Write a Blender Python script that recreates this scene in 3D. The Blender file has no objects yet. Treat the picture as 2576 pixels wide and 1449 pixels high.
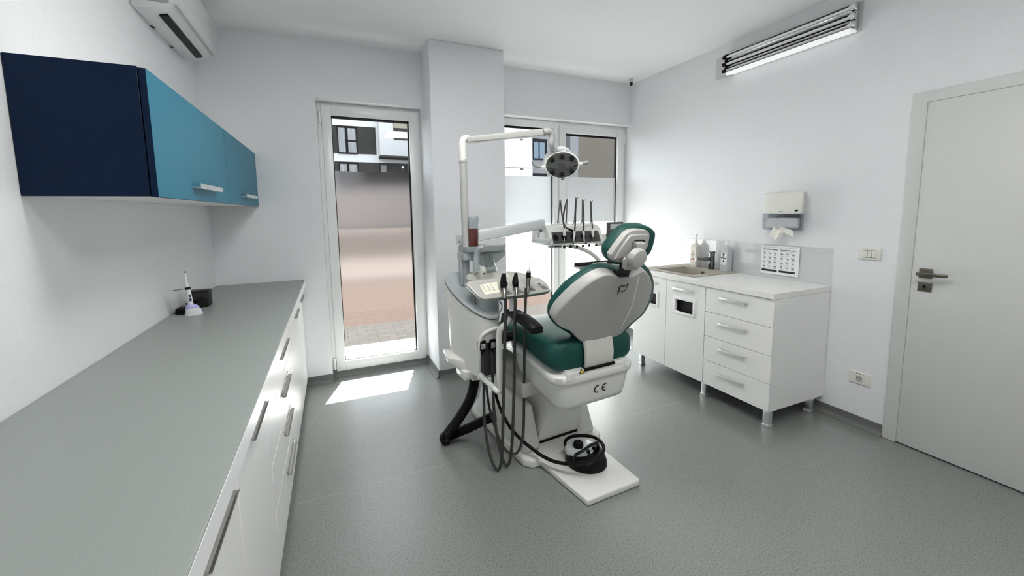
import bpy, bmesh, math, random
from mathutils import Vector, Matrix
random.seed(7)
SC = bpy.context.scene
COL = SC.collection
PI = math.pi
# ------------------------------------------------------------------ room measures (metres)
XL, XR, YB, YF, ZC = -0.835, 3.123, 3.745, -1.25, 2.829
CX0, CX1, CY0 = 0.786, 1.4406, 3.408          # pillar
FILM1 = (.045, .038, .035); FILM2 = (.56, .575, .565)
SUN_E = 46.0; SKY_E = 4.6; EXPO = 0.52; SLABY = 5.26; LAMP_E = 16.5
# ------------------------------------------------------------------ materials
MAT = {}
def mat(name, col, rough=0.5, metal=0.0, spec=0.5, noise=0.0, nscale=200.0, bump=0.0, coat=0.0, emit=None):
    m = bpy.data.materials.new(name); m.use_nodes = True
    nt = m.node_tree; b = nt.nodes['Principled BSDF']
    b.inputs['Base Color'].default_value = (*col, 1)
    b.inputs['Roughness'].default_value = rough
    b.inputs['Metallic'].default_value = metal
    b.inputs['Specular IOR Level'].default_value = spec
    b.inputs['Coat Weight'].default_value = coat
    if emit:
        b.inputs['Emission Color'].default_value = (*emit[0], 1); b.inputs['Emission Strength'].default_value = emit[1]
    if noise or bump:
        tc = nt.nodes.new('ShaderNodeTexCoord'); nz = nt.nodes.new('ShaderNodeTexNoise')
        nz.inputs['Scale'].default_value = nscale; nz.inputs['Detail'].default_value = 3
        nt.links.new(tc.outputs['Object'], nz.inputs['Vector'])
        if noise:
            mr = nt.nodes.new('ShaderNodeMapRange'); mr.inputs[1].default_value = .3; mr.inputs[2].default_value = .7
            mr.inputs[3].default_value = 1 - noise; mr.inputs[4].default_value = 1 + noise
            nt.links.new(nz.outputs['Fac'], mr.inputs[0])
            mx = nt.nodes.new('ShaderNodeVectorMath'); mx.operation = 'SCALE'; mx.inputs[0].default_value = col
            nt.links.new(mr.outputs[0], mx.inputs['Scale']); nt.links.new(mx.outputs[0], b.inputs['Base Color'])
        if bump:
            bp = nt.nodes.new('ShaderNodeBump'); bp.inputs['Strength'].default_value = bump; bp.inputs['Distance'].default_value = .002
            nt.links.new(nz.outputs['Fac'], bp.inputs['Height']); nt.links.new(bp.outputs[0], b.inputs['Normal'])
    MAT[name] = m
    return m
mat('wall', (.79, .80, .82), .62, noise=.025, nscale=160, bump=.22)
mat('ceiling', (.87, .88, .885), .8, noise=.01, nscale=120)
mat('white_laminate', (.86, .865, .85), .32, noise=.01, nscale=60)
mat('white_edge', (.86, .87, .87), .3)
mat('grey_worktop', (.285, .312, .295), .42, noise=.07, nscale=320)
mat('light_worktop', (.84, .84, .81), .35, noise=.06, nscale=300)
mat('navy', (.0045, .016, .044), .5, spec=.12, noise=.05, nscale=40)
mat('teal', (.024, .165, .25), .45, spec=.22, noise=.05, nscale=150)
mat('pvc', (.80, .81, .80), .28, noise=.01, nscale=50)
mat('door_paint', (.63, .64, .62), .4, noise=.015, nscale=140, bump=.05)
mat('black', (.004, .004, .004), .45, spec=.2)
mat('rubber', (.005, .005, .005), .5, spec=.2)
mat('black_gloss', (.006, .006, .007), .15)
mat('grey_hose', (.045, .047, .042), .42, spec=.35)
mat('dark_grey', (.055, .058, .055), .45)
mat('mid_grey', (.30, .32, .32), .35)
mat('plastic', (.80, .80, .765), .24, coat=.2)
mat('bracket', (.66, .65, .60), .3)
mat('plastic_cool', (.66, .69, .70), .25, coat=.3)
mat('shell', (.46, .458, .437), .42, noise=.01, nscale=300)
mat('grey_plastic', (.34, .37, .38), .32)
mat('leather', (.0072, .064, .054), .46, spec=.28, noise=.06, nscale=420, bump=.10)
mat('chrome', (.82, .82, .82), .08, metal=1)
mat('dark_chrome', (.20, .205, .21), .10, metal=1)
mat('pull_steel', (.42, .42, .40), .34, metal=1)
mat('mirror', (.90, .90, .90), .04, metal=1)
mat('steel', (.52, .52, .50), .28, metal=1)
mat('alu', (.84, .85, .85), .30, metal=1)
mat('dark_steel', (.24, .24, .22), .3, metal=1)
mat('bronze', (.16, .15, .125), .38, metal=1)
mat('sink', (.44, .41, .35), .55, noise=.12, nscale=500)
mat('cream', (.78, .76, .62), .4)
mat('paper', (.86, .87, .88), .8)
mat('tissue', (.86, .84, .78), .9)
mat('ink', (.012, .012, .014), .6)
mat('ink_grey', (.16, .17, .17), .7)
mat('lens', (.004, .005, .004), .12)
mat('orange', (.55, .27, .06), .6)
mat('pink', (.55, .28, .22), .6)
mat('blue', (.05, .06, .45), .3)
mat('tube', (.88, .89, .88), .2)
mat('yellow', (.75, .55, .03), .5)
mat('lcd', (.55, .58, .56), .25)
mat('red_liquid', (.16, .003, .003), .08)
mat('slab_white', (.85, .85, .85), .8, spec=0)
mat('facade_white', (.32, .32, .322), .9, spec=0, noise=.03, nscale=3)
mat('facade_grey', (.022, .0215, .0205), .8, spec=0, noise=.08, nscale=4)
mat('facade_mid', (.105, .105, .108), .9, spec=0, noise=.05, nscale=5)
mat('facade_brown', (.066, .058, .049), .9, spec=0, noise=.12, nscale=9)
mat('window_dark', (.006, .0055, .006), .3, spec=0)
mat('curtain', (.15, .152, .155), .8, spec=0, noise=.35, nscale=9)
mat('window_blue', (.08, .105, .13), .15, spec=0)
mat('facade_cream', (.17, .155, .12), .8, spec=0)
mat('sill_white', (.40, .40, .40), .6, spec=0)
mat('brick_red', (.034, .0262, .0225), .9, spec=0, noise=.12, nscale=30)
mat('far_ground', (.052, .047, .0435), .9, spec=0, noise=.05, nscale=1)

def floor_material():
    m = bpy.data.materials.new('vinyl_floor'); m.use_nodes = True; nt = m.node_tree; b = nt.nodes['Principled BSDF']
    N, Lk = nt.nodes, nt.links
    tc = N.new('ShaderNodeTexCoord')
    v = N.new('ShaderNodeTexNoise'); v.inputs['Scale'].default_value = 130; v.inputs['Detail'].default_value = 2.5; v.inputs['Roughness'].default_value = .7
    Lk.new(tc.outputs['Object'], v.inputs['Vector'])
    r = N.new('ShaderNodeValToRGB'); r.color_ramp.elements[0].position = .33; r.color_ramp.elements[0].color = (.115, .125, .115, 1)
    r.color_ramp.elements[1].position = .62; r.color_ramp.elements[1].color = (.235, .25, .238, 1)
    e = r.color_ramp.elements.new(.45); e.color = (.195, .207, .197, 1)
    Lk.new(v.outputs['Fac'], r.inputs['Fac'])
    # welded seams of the vinyl sheets: one along the room, one across it
    sp = N.new('ShaderNodeSeparateXYZ'); Lk.new(tc.outputs['Object'], sp.inputs[0])
    def band(sock, pos, w):
        s = N.new('ShaderNodeMath'); s.operation = 'SUBTRACT'; s.inputs[1].default_value = pos; Lk.new(sock, s.inputs[0])
        a = N.new('ShaderNodeMath'); a.operation = 'ABSOLUTE'; Lk.new(s.outputs[0], a.inputs[0])
        l = N.new('ShaderNodeMath'); l.operation = 'LESS_THAN'; l.inputs[1].default_value = w; Lk.new(a.outputs[0], l.inputs[0])
        return l.outputs[0]
    # seam along the room leans slightly: x = -0.128 - 0.325*(3.276-y)
    mul = N.new('ShaderNodeMath'); mul.operation = 'MULTIPLY_ADD'; mul.inputs[1].default_value = -.325; mul.inputs[2].default_value = 0; Lk.new(sp.outputs['Y'], mul.inputs[0])
    add = N.new('ShaderNodeMath'); add.operation = 'ADD'; Lk.new(sp.outputs['X'], add.inputs[0]); Lk.new(mul.outputs[0], add.inputs[1])
    lt = N.new('ShaderNodeMath'); lt.operation = 'LESS_THAN'; lt.inputs[1].default_value = 3.27; Lk.new(sp.outputs['Y'], lt.inputs[0])
    b1 = band(add.outputs[0], -.128 - .325 * 3.276, .004)
    b1m = N.new('ShaderNodeMath'); b1m.operation = 'MULTIPLY'; Lk.new(b1, b1m.inputs[0]); Lk.new(lt.outputs[0], b1m.inputs[1])
    b2 = band(sp.outputs['Y'], 2.187, .0035)
    mxm = N.new('ShaderNodeMath'); mxm.operation = 'MAXIMUM'; Lk.new(b1m.outputs[0], mxm.inputs[0]); Lk.new(b2, mxm.inputs[1])
    sc = N.new('ShaderNodeMath'); sc.operation = 'MULTIPLY'; sc.inputs[1].default_value = .28; Lk.new(mxm.outputs[0], sc.inputs[0])
    mix = N.new('ShaderNodeMixRGB'); mix.inputs['Color2'].default_value = (.36, .38, .36, 1)
    Lk.new(sc.outputs[0], mix.inputs['Fac']); Lk.new(r.outputs[0], mix.inputs['Color1']); Lk.new(mix.outputs[0], b.inputs['Base Color'])
    b.inputs['Roughness'].default_value = .36; b.inputs['Specular IOR Level'].default_value = .5; b.inputs['Coat Weight'].default_value = 1; b.inputs['Coat Roughness'].default_value = .27; b.inputs['Coat IOR'].default_value = 1.6
    bp = N.new('ShaderNodeBump'); bp.inputs['Strength'].default_value = .10; bp.inputs['Distance'].default_value = .0006
    Lk.new(v.outputs['Fac'], bp.inputs['Height']); Lk.new(bp.outputs[0], b.inputs['Normal'])
    MAT['floor'] = m
floor_material()
def pavers_material():
    m = bpy.data.materials.new('pavers'); m.use_nodes = True; nt = m.node_tree; b = nt.nodes['Principled BSDF']
    tc = nt.nodes.new('ShaderNodeTexCoord'); br = nt.nodes.new('ShaderNodeTexBrick')
    br.inputs['Scale'].default_value = 4.2; br.inputs['Mortar Size'].default_value = .012; br.inputs['Brick Width'].default_value = .9; br.inputs['Row Height'].default_value = .42
    br.inputs['Color1'].default_value = (.030, .029, .027, 1); br.inputs['Color2'].default_value = (.035, .033, .031, 1); br.inputs['Mortar'].default_value = (.017, .0165, .015, 1)
    nt.links.new(tc.outputs['Object'], br.inputs['Vector']); nt.links.new(br.outputs['Color'], b.inputs['Base Color']); b.inputs['Roughness'].default_value = .9; b.inputs['Specular IOR Level'].default_value = 0
    MAT['pavers'] = m
pavers_material()
def clear_glass(name, tint=(1, 1, 1), refl=.06):
    m = bpy.data.materials.new(name); m.use_nodes = True; nt = m.node_tree; nt.nodes.remove(nt.nodes['Principled BSDF'])
    out = nt.nodes['Material Output']; t = nt.nodes.new('ShaderNodeBsdfTransparent'); t.inputs[0].default_value = (*tint, 1)
    g = nt.nodes.new('ShaderNodeBsdfGlossy'); g.inputs['Roughness'].default_value = .02
    lw = nt.nodes.new('ShaderNodeLayerWeight'); lw.inputs[0].default_value = .5
    pw = nt.nodes.new('ShaderNodeMath'); pw.operation = 'POWER'; pw.inputs[1].default_value = 5.0; nt.links.new(lw.outputs['Facing'], pw.inputs[0])
    mr = nt.nodes.new('ShaderNodeMapRange'); mr.inputs[3].default_value = refl; mr.inputs[4].default_value = .9; nt.links.new(pw.outputs[0], mr.inputs[0])
    mx = nt.nodes.new('ShaderNodeMixShader'); nt.links.new(mr.outputs[0], mx.inputs[0])
    nt.links.new(t.outputs[0], mx.inputs[1]); nt.links.new(g.outputs[0], mx.inputs[2]); nt.links.new(mx.outputs[0], out.inputs[0])
    MAT[name] = m
clear_glass('glass', refl=.028); clear_glass('splash_glass', (.985, .99, .99), .05); clear_glass('clear_plastic', (.86, .88, .88), .05); clear_glass('smoke_plastic', (.78, .80, .84), .05)
def film(name, tint, tl, rough=.42, haze=.62):
    # etched privacy film: scatters most light, lets a blurred view through
    m = bpy.data.materials.new(name); m.use_nodes = True; nt = m.node_tree; nt.nodes.remove(nt.nodes['Principled BSDF'])
    out = nt.nodes['Material Output']; t = nt.nodes.new('ShaderNodeBsdfTranslucent'); t.inputs[0].default_value = (*tl, 1)
    r = nt.nodes.new('ShaderNodeBsdfRefraction'); r.inputs['Color'].default_value = (*tint, 1); r.inputs['Roughness'].default_value = rough; r.inputs['IOR'].default_value = 1.12
    mx = nt.nodes.new('ShaderNodeMixShader'); mx.inputs[0].default_value = haze
    nt.links.new(r.outputs[0], mx.inputs[1]); nt.links.new(t.outputs[0], mx.inputs[2]); nt.links.new(mx.outputs[0], out.inputs[0])
    MAT[name] = m
film('film_pink', (.95, .92, .90), FILM1, .42, .40)
film('film_white', (.80, .81, .80), FILM2, .42, .62)

mat('cream_bottle', (.66, .64, .58), .3); mat('grey_bottle', (.50, .52, .54), .3); mat('poster_grey', (.30, .31, .32), .7); mat('cream_white', (.76, .76, .71), .3); mat('cream_plate', (.74, .74, .68), .3)
mat('sock_grey', (.45, .45, .42), .4); mat('alu_white', (.60, .61, .61), .35); mat('lamp_white', (.90, .91, .91), .25)
mat('lamp_lit', (.9, .9, .9), .5, emit=((1, .985, .96), LAMP_E))
mat('lavender', (.42, .43, .72), .25); mat('blue_dark', (.03, .05, .16), .3)
mat('lit_shade', (.9, .91, .91), .3, emit=((1, 1, 1), .28))
mat('cream_bowl', (.50, .50, .46), .15, coat=.3); mat('console_plastic', (.40, .395, .37), .25, coat=.3); mat('dark_grey2', (.075, .08, .075), .4)
mat('facade_pink', (.30, .262, .248), .9, spec=0); mat('facade_white2', (.29, .29, .295), .9, spec=0)
mat('hinge_grey', (.028, .029, .028), .35, spec=.3)
mat('slot_grey', (.13, .13, .12), .4)
mat('skirting', (.135, .142, .135), .5, noise=.15, nscale=300)

def curtain_material():
    m = MAT['curtain']; nt = m.node_tree; nz = [n for n in nt.nodes if n.type == 'TEX_NOISE'][0]; tc = [n for n in nt.nodes if n.type == 'TEX_COORD'][0]
    mp = nt.nodes.new('ShaderNodeMapping'); mp.inputs['Scale'].default_value = (1, 1, .06); nt.links.new(tc.outputs['Object'], mp.inputs[0]); nt.links.new(mp.outputs[0], nz.inputs['Vector'])
curtain_material()
# ------------------------------------------------------------------ geometry collector
class G:
    def __init__(s): s.bm = bmesh.new()
    def _merge(s, b, M=None):
        if M is not None: b.transform(M)
        me = bpy.data.meshes.new('tmp'); b.to_mesh(me); b.free(); s.bm.from_mesh(me); bpy.data.meshes.remove(me)
        return s
    def box(s, x0, x1, y0, y1, z0, z1, bev=0.0, seg=2, M=None):
        b = bmesh.new(); bmesh.ops.create_cube(b, size=1)
        for v in b.verts: v.co = Vector(((x0 + x1) / 2 + v.co.x * abs(x1 - x0), (y0 + y1) / 2 + v.co.y * abs(y1 - y0), (z0 + z1) / 2 + v.co.z * abs(z1 - z0)))
        if bev: bmesh.ops.bevel(b, geom=b.edges[:], offset=bev, segments=seg, profile=.5, affect='EDGES', clamp_overlap=True)
        return s._merge(b, M)
    def hexa(s, pts, bev=0.0, seg=2, M=None):            # 8 corners: bottom 4 ccw, top 4 ccw
        b = bmesh.new(); v = [b.verts.new(p) for p in pts]
        for f in ((3, 2, 1, 0), (4, 5, 6, 7), (0, 1, 5, 4), (1, 2, 6, 5), (2, 3, 7, 6), (3, 0, 4, 7)): b.faces.new([v[i] for i in f])
        if bev: bmesh.ops.bevel(b, geom=b.edges[:], offset=bev, segments=seg, profile=.5, affect='EDGES', clamp_overlap=True)
        bmesh.ops.recalc_face_normals(b, faces=b.faces[:])
        return s._merge(b, M)
    def prism(s, poly, axis, a0, a1, bev=0.0, seg=2, M=None):   # poly: 2-D points in the plane across axis
        b = bmesh.new()
        def P(p, a): return {'x': (a, p[0], p[1]), 'y': (p[0], a, p[1]), 'z': (p[0], p[1], a)}[axis]
        v0 = [b.verts.new(P(p, a0)) for p in poly]; v1 = [b.verts.new(P(p, a1)) for p in poly]; n = len(poly)
        b.faces.new(v0[::-1]); b.faces.new(v1)
        for i in range(n): b.faces.new((v0[i], v0[(i + 1) % n], v1[(i + 1) % n], v1[i]))
        bmesh.ops.recalc_face_normals(b, faces=b.faces[:])
        if bev: bmesh.ops.bevel(b, geom=[e for e in b.edges], offset=bev, segments=seg, profile=.5, affect='EDGES', clamp_overlap=True)
        return s._merge(b, M)
    def loft(s, rings, closed=True, cap0=True, cap1=True, M=None):
        b = bmesh.new(); R = [[b.verts.new(p) for p in r] for r in rings]; n = len(rings[0])
        for a, c in zip(R, R[1:]):
            for i in range(n if closed else n - 1):
                try: b.faces.new((a[i], a[(i + 1) % n], c[(i + 1) % n], c[i]))
                except ValueError: pass
        if cap0: b.faces.new(R[0][::-1])
        if cap1: b.faces.new(R[-1])
        bmesh.ops.recalc_face_normals(b, faces=b.faces[:])
        return s._merge(b, M)
    def tube(s, pts, r, n=12, smooth=6, closed=False, ribs=None):
        P = [Vector(p) for p in pts]
        rad = r if isinstance(r, (list, tuple)) else [r] * len(P)
        if smooth and len(P) > 2: P, rad = spline(P, rad, smooth, closed)
        up = None; rings = []
        for i, p in enumerate(P):
            a = P[(i - 1) % len(P)] if (i or closed) else p; c = P[(i + 1) % len(P)] if (i < len(P) - 1 or closed) else p
            t = (c - a).normalized()
            if up is None:
                up = Vector((0, 0, 1)) if abs(t.z) < .9 else Vector((1, 0, 0))
            up = (up - t * up.dot(t)).normalized(); w = t.cross(up)
            rr = rad[i] * (1 + (ribs if (ribs and i % 2) else 0))
            rings.append([p + (up * math.cos(2 * PI * k / n) + w * math.sin(2 * PI * k / n)) * rr for k in range(n)])
        if closed: rings.append(rings[0]); return s.loft(rings, True, False, False)
        return s.loft(rings)
    def lathe(s, prof, c=(0, 0, 0), axis=(0, 0, 1), n=24, sx=1.0, sy=1.0):      # prof: (radius, height) pairs
        q = Vector((0, 0, 1)).rotation_difference(Vector(axis).normalized()); c = Vector(c)
        rings = [[c + q @ Vector((r * sx * math.cos(2 * PI * k / n), r * sy * math.sin(2 * PI * k / n), h)) for k in range(n)] for r, h in prof]
        return s.loft(rings)
    def cyl(s, p0, p1, r, n=20, r1=None):
        p0, p1 = Vector(p0), Vector(p1); d = (p1 - p0).length
        return s.lathe([(r, 0), (r if r1 is None else r1, d)], p0, p1 - p0, n)
    def ell(s, c, rx, ry, rz, M=None, u=24, v=14):
        b = bmesh.new(); bmesh.ops.create_uvsphere(b, u_segments=u, v_segments=v, radius=1)
        for w in b.verts: w.co = Vector((w.co.x * rx, w.co.y * ry, w.co.z * rz))
        if M is not None: b.transform(M)
        b.transform(Matrix.Translation(Vector(c)))
        return s._merge(b)
    def quad(s, *pts):
        b = bmesh.new(); b.faces.new([b.verts.new(p) for p in pts]); return s._merge(b)
    def ribbon(s, pts, widths, nrm, thick=.0006):       # flat stroke with thickness, for marks
        P = [Vector(p) for p in pts]; n = Vector(nrm).normalized(); rings = []
        for i, p in enumerate(P):
            t = (P[min(i + 1, len(P) - 1)] - P[max(i - 1, 0)]).normalized(); w = t.cross(n).normalized() * widths[i] / 2
            rings.append([p - w, p + w, p + w + n * thick, p - w + n * thick])
        return s.loft(rings)
def spline(P, rad, m, closed=False):
    out, ro = [], []; N = len(P); seg = N if closed else N - 1
    for i in range(seg):
        p0 = P[(i - 1) % N] if (i or closed) else P[0] * 2 - P[1]
        p1, p2 = P[i], P[(i + 1) % N]
        p3 = P[(i + 2) % N] if (i + 2 < N or closed) else P[-1] * 2 - P[-2]
        for k in range(m):
            t = k / m
            out.append(.5 * ((2 * p1) + (p2 - p0) * t + (2 * p0 - 5 * p1 + 4 * p2 - p3) * t * t + (3 * p1 - p0 - 3 * p2 + p3) * t ** 3))
            ro.append(rad[i] * (1 - t) + rad[(i + 1) % N] * t)
    if not closed: out.append(P[-1].copy()); ro.append(rad[-1])
    return out, ro
def smooth2(poly, m=5):
    P, _ = spline([Vector((p[0], p[1], 0)) for p in poly], [0] * len(poly), m, True)
    return [(p.x, p.y) for p in P]

# ------------------------------------------------------------------ objects
FRAME = Matrix.Translation((1.235, 1.56, 0)) @ Matrix.Rotation(math.radians(4.5), 4, 'Z')   # dental chair axes
BASE = {}
def obj(name, g, material, parent=None, label=None, ang=38, sub=0):
    me = bpy.data.meshes.new(name); bm = g.bm
    r = parent
    while r is not None and r.parent is not None: r = r.parent
    if r is not None: bm.transform(Matrix.Translation(-BASE[r]))
    bm.normal_update()
    for f in bm.faces: f.smooth = True
    lim = math.radians(ang)
    for e in bm.edges:
        if len(e.link_faces) == 2 and e.calc_face_angle(0) > lim: e.smooth = False
    bm.to_mesh(me); bm.free()
    ms = material if isinstance(material, (list, tuple)) else [material]
    for q in ms: me.materials.append(MAT[q])
    o = bpy.data.objects.new(name, me); COL.objects.link(o); o.parent = parent
    if label: o['label'] = label
    if sub:
        md = o.modifiers.new('subsurf', 'SUBSURF'); md.levels = sub; md.render_levels = sub
    return o
def thing(name, label, cat, base, chair=False, group=None):
    o = bpy.data.objects.new(name, None); COL.objects.link(o); o.empty_display_size = .05
    base = Vector(base); BASE[o] = base
    if chair: o.matrix_world = FRAME @ Matrix.Translation(base)
    else: o.location = base
    o['label'] = label; o['category'] = cat
    if group: o['group'] = group
    return o
def single(name, g, material, label, cat, base, chair=False, group=None, ang=38):
    base = Vector(base); g.bm.transform(Matrix.Translation(-base))
    o = obj(name, g, material, None, label, ang); BASE[o] = base
    if chair: o.matrix_world = FRAME @ Matrix.Translation(base)
    else: o.location = base
    o['category'] = cat
    if group: o['group'] = group
    return o
def struct(name, g, material, parent=None, label=None, ang=38):
    o = obj(name, g, material, parent, label, ang)
    if parent is None: o['kind'] = 'structure'; BASE[o] = Vector((0, 0, 0))
    return o
def text(name, body, size, M, material, parent, align='CENTER'):
    c = bpy.data.curves.new(name, 'FONT'); c.body = body; c.size = size; c.align_x = align; c.align_y = 'CENTER'; c.extrude = .0002; c.offset = .0004
    f = bpy.data.objects.new(name, c); COL.objects.link(f)
    me = bpy.data.meshes.new_from_object(f.evaluated_get(bpy.context.evaluated_depsgraph_get())); bpy.data.objects.remove(f); bpy.data.curves.remove(c)
    r = parent
    while r.parent is not None: r = r.parent
    me.transform(Matrix.Translation(-BASE[r]) @ M); me.materials.clear(); me.materials.append(MAT[material]); me.name = name
    o = bpy.data.objects.new(name, me); COL.objects.link(o); o.parent = parent
    return o
def face_M(p, xdir, nrm):           # text lying on a face: reading direction, outward normal
    x = Vector(xdir).normalized(); z = Vector(nrm).normalized(); y = z.cross(x)
    return Matrix.Translation(Vector(p)) @ Matrix((x, y, z)).transposed().to_4x4()

# ================================================================== ROOM
g = G(); g.box(XL - .2, XR + .2, YF - .2, 4.0, -.12, 0); struct('floor', g, 'floor')
g = G(); g.box(XL - .2, XR + .2, YF - .2, 4.0, ZC, ZC + .2); struct('ceiling', g, 'ceiling')
g = G(); g.box(XL - .2, XL, YF - .2, 4.0, 0, ZC); struct('wall_left', g, 'wall')
g = G(); g.box(XL, XR, YF - .2, YF, 0, ZC); struct('wall_front', g, 'wall')
g = G()
g.box(XR, XR + .2, .36 + .0, 4.0, 2.03, ZC); g.box(XR, XR + .2, 1.222, 4.0, 0, 2.03); g.box(XR, XR + .2, YF - .2, .36, 0, ZC)
struct('wall_right', g, 'wall')
g = G()
DX0, W2X0 = -.064, CX1
g.box(XL, DX0, YB, 4.0, 0, ZC); g.box(DX0, CX0, YB, 4.0, 2.372, ZC); g.box(CX0, W2X0, YB, 4.0, 0, ZC); g.box(W2X0, XR, YB, 4.0, 2.381, ZC)
struct('wall_back', g, 'wall')
g = G(); g.box(CX0, CX1, CY0, YB, 0, ZC, .008, 2); struct('wall_pillar', g, 'wall')
# coved vinyl skirting (turned-up floor edge)
def cove(path, h=.07, t=.006, r=.035):
    g = G()
    for (x0, y0), (x1, y1), (nx, ny) in path:
        prof = [(0, h), (t, h)] + [(t + r * (1 - math.cos(a)), h * 0 + r * (1 - math.sin(a))) for a in [k * PI / 12 for k in range(0, 7)]] + [(0, 0)]
        rings = [[(x + nx * d, y + ny * d, z) for d, z in prof] for x, y in ((x0, y0), (x1, y1))]
        g.loft(rings)
    return g
struct('baseboard_back', cove([((XL, YB), (DX0, YB), (0, -1)), ((DX0, YB), (DX0, 3.845), (1, 0)), ((DX0, 3.845), (CX0, 3.845), (0, -1))], h=.07), 'skirting')
struct('baseboard_pillar', cove([((CX0, 3.845), (CX0, CY0), (-1, 0)), ((CX0, CY0), (CX1, CY0), (0, -1)), ((CX1, CY0), (CX1, 3.845), (1, 0))]), 'skirting')
struct('baseboard_right', cove([((XR, 3.84), (XR, 1.29), (-1, 0))]), 'skirting')
# ---- window 1: glazed balcony door
FY0, FY1 = 3.845, 3.915
def glazing(o, x0, x1, z0, z1, zf0, zf1, filmmat, y=3.868):
    g = G()                                        # black spacer / gasket round the pane
    w = .011
    g.box(x0, x1, y - .004, y + .02, z1 - w * 1.7, z1); g.box(x0, x1, y - .004, y + .02, z0, z0 + w * .4); g.box(x1 - w, x1, y - .004, y + .02, z0, z1); g.box(x0, x0 + w * .5, y - .004, y + .02, z0, z1)
    obj('gasket', g, 'black', o)
    g = G(); g.box(x0, x1, y + .004, y + .010, z0, z1); obj('glass_pane', g, 'glass', o)
    g = G(); g.quad((x0 + .004, y, zf0), (x1 - .012, y, zf0), (x1 - .012, y, zf1), (x0 + .004, y, zf1)); obj('frosted_film', g, filmmat, o, 'frosted privacy film')
def ringframe(g, x0, x1, z0, z1, wl, wr, wb, wt, y0, y1, bev=.004):
    g.box(x0, x0 + wl, y0, y1, z0, z1, bev); g.box(x1 - wr, x1, y0, y1, z0, z1, bev)
    g.box(x0 + wl - .001, x1 - wr + .001, y0, y1, z0, z0 + wb, bev); g.box(x0 + wl - .001, x1 - wr + .001, y0, y1, z1 - wt, z1, bev)
def ringframe2(g, x0, x1, y0, y1, w, z0, z1):
    g.box(x0, x0 + w, y0, y1, z0, z1, .002); g.box(x1 - w, x1, y0, y1, z0, z1, .002); g.box(x0 + w, x1 - w, y0, y0 + w, z0, z1, .002); g.box(x0 + w, x1 - w, y1 - w, y1, z0, z1, .002)
w1 = bpy.data.objects.new('window_1', None); COL.objects.link(w1); w1['kind'] = 'structure'; BASE[w1] = Vector((0, 0, 0))
g = G(); ringframe(g, DX0, CX0, .022, 2.372, .05, .05, .05, .05, FY0 + .004, 3.93); obj('frame', g, 'pvc', w1)
g = G(); ringframe(g, -.030, .766, .05, 2.345, .074, .080, .082, .078, FY0 - .012, 3.90, .006); obj('sash', g, 'pvc', w1)
glazing(w1, .044, .686, .132, 2.267, .563, 1.808, 'film_pink')
g = G(); g.box(.724, .752, 3.822, 3.834, .985, 1.075, .005); g.cyl((.738, 3.834, 1.05), (.738, 3.80, 1.05), .009); g.box(.729, .748, 3.786, 3.803, .955, 1.062, .006); obj('handle', g, 'pvc', w1)
for z0, z1 in ((2.20, 2.29), (.07, .17)):
    g = G(); g.cyl((-.043, 3.838, z0), (-.043, 3.838, z1), .010); obj('hinge', g, 'pvc', w1)
# ---- window 2: double unit beside the pillar
w2 = bpy.data.objects.new('window_2', None); COL.objects.link(w2); w2['kind'] = 'structure'; BASE[w2] = Vector((0, 0, 0))
g = G(); ringframe(g, W2X0, XR, .022, 2.381, .05, .05, .05, .05, FY0 + .004, 3.93); g.box(2.20, 2.246, FY0 + .002, 3.93, .03, 2.37, .003); obj('frame', g, 'pvc', w2)
g = G(); ringframe(g, 1.47, 2.243, .05, 2.372, .074, .066, .082, .068, FY0 - .004, 3.90, .006); obj('sash', g, 'pvc', w2)
g = G(); ringframe(g, 2.248, 3.100, .05, 2.350, .080, .090, .082, .083, FY0 - .012, 3.90, .006); obj('sash', g, 'pvc', w2)
glazing(w2, 1.544, 2.177, .132, 2.304, .563, 1.808, 'film_white'); glazing(w2, 2.328, 3.010, .132, 2.267, .563, 1.812, 'film_white')
g = G(); g.cyl((3.108, 3.838, 2.20), (3.108, 3.838, 2.29), .010); obj('hinge', g, 'pvc', w2)
# ---- door 1 on the right
d1 = bpy.data.objects.new('door_1', None); COL.objects.link(d1); d1['kind'] = 'structure'; BASE[d1] = Vector((0, 0, 0))
FX = 3.103
g = G()
g.prism([(1.288, 0), (1.288, 2.094), (.29, 2.094), (.29, 0), (.362, 0), (.362, 2.031), (1.218, 2.031), (1.218, 0)], 'x', FX, XR + .02, .005, 3)
obj('frame', g, 'door_paint', d1)
g = G(); g.box(FX + .004, XR + .03, .3625, 1.2175, .008, 2.0305, .002); leaf = obj('leaf', g, 'door_paint', d1)
g = G(); g.box(FX - .004, FX + .008, 1.126, 1.184, 1.036, 1.092, .002); g.cyl((FX, 1.166, 1.063), (FX - .05, 1.166, 1.063), .009); g.box(FX - .062, FX - .047, 1.045, 1.176, 1.055, 1.075, .004); obj('handle', g, 'bronze', leaf)
g = G(); g.box(FX - .002, FX + .008, 1.124, 1.185, .959, 1.012, .002); obj('keyhole_plate', g, 'bronze', leaf)
g = G(); g.cyl((FX - .004, 1.155, .991), (FX + .001, 1.155, .991), .006); g.box(FX - .004, FX + .001, 1.151, 1.159, .978, .990); obj('keyhole', g, 'black', leaf)
g = G(); g.box(XR + .06, XR + .14, .36, 1.22, 0, .004); struct('trim_1', g, 'black')
g = G(); g.box(XR + .10, XR + .20, .36, 1.222, 0, 2.03); struct('trim_2', g, 'door_paint')
def spl(p):
    P, _ = spline([Vector((a, b, 0)) for a, b in p], [0] * len(p), 4); return [(v.x, v.y) for v in P]
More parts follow.
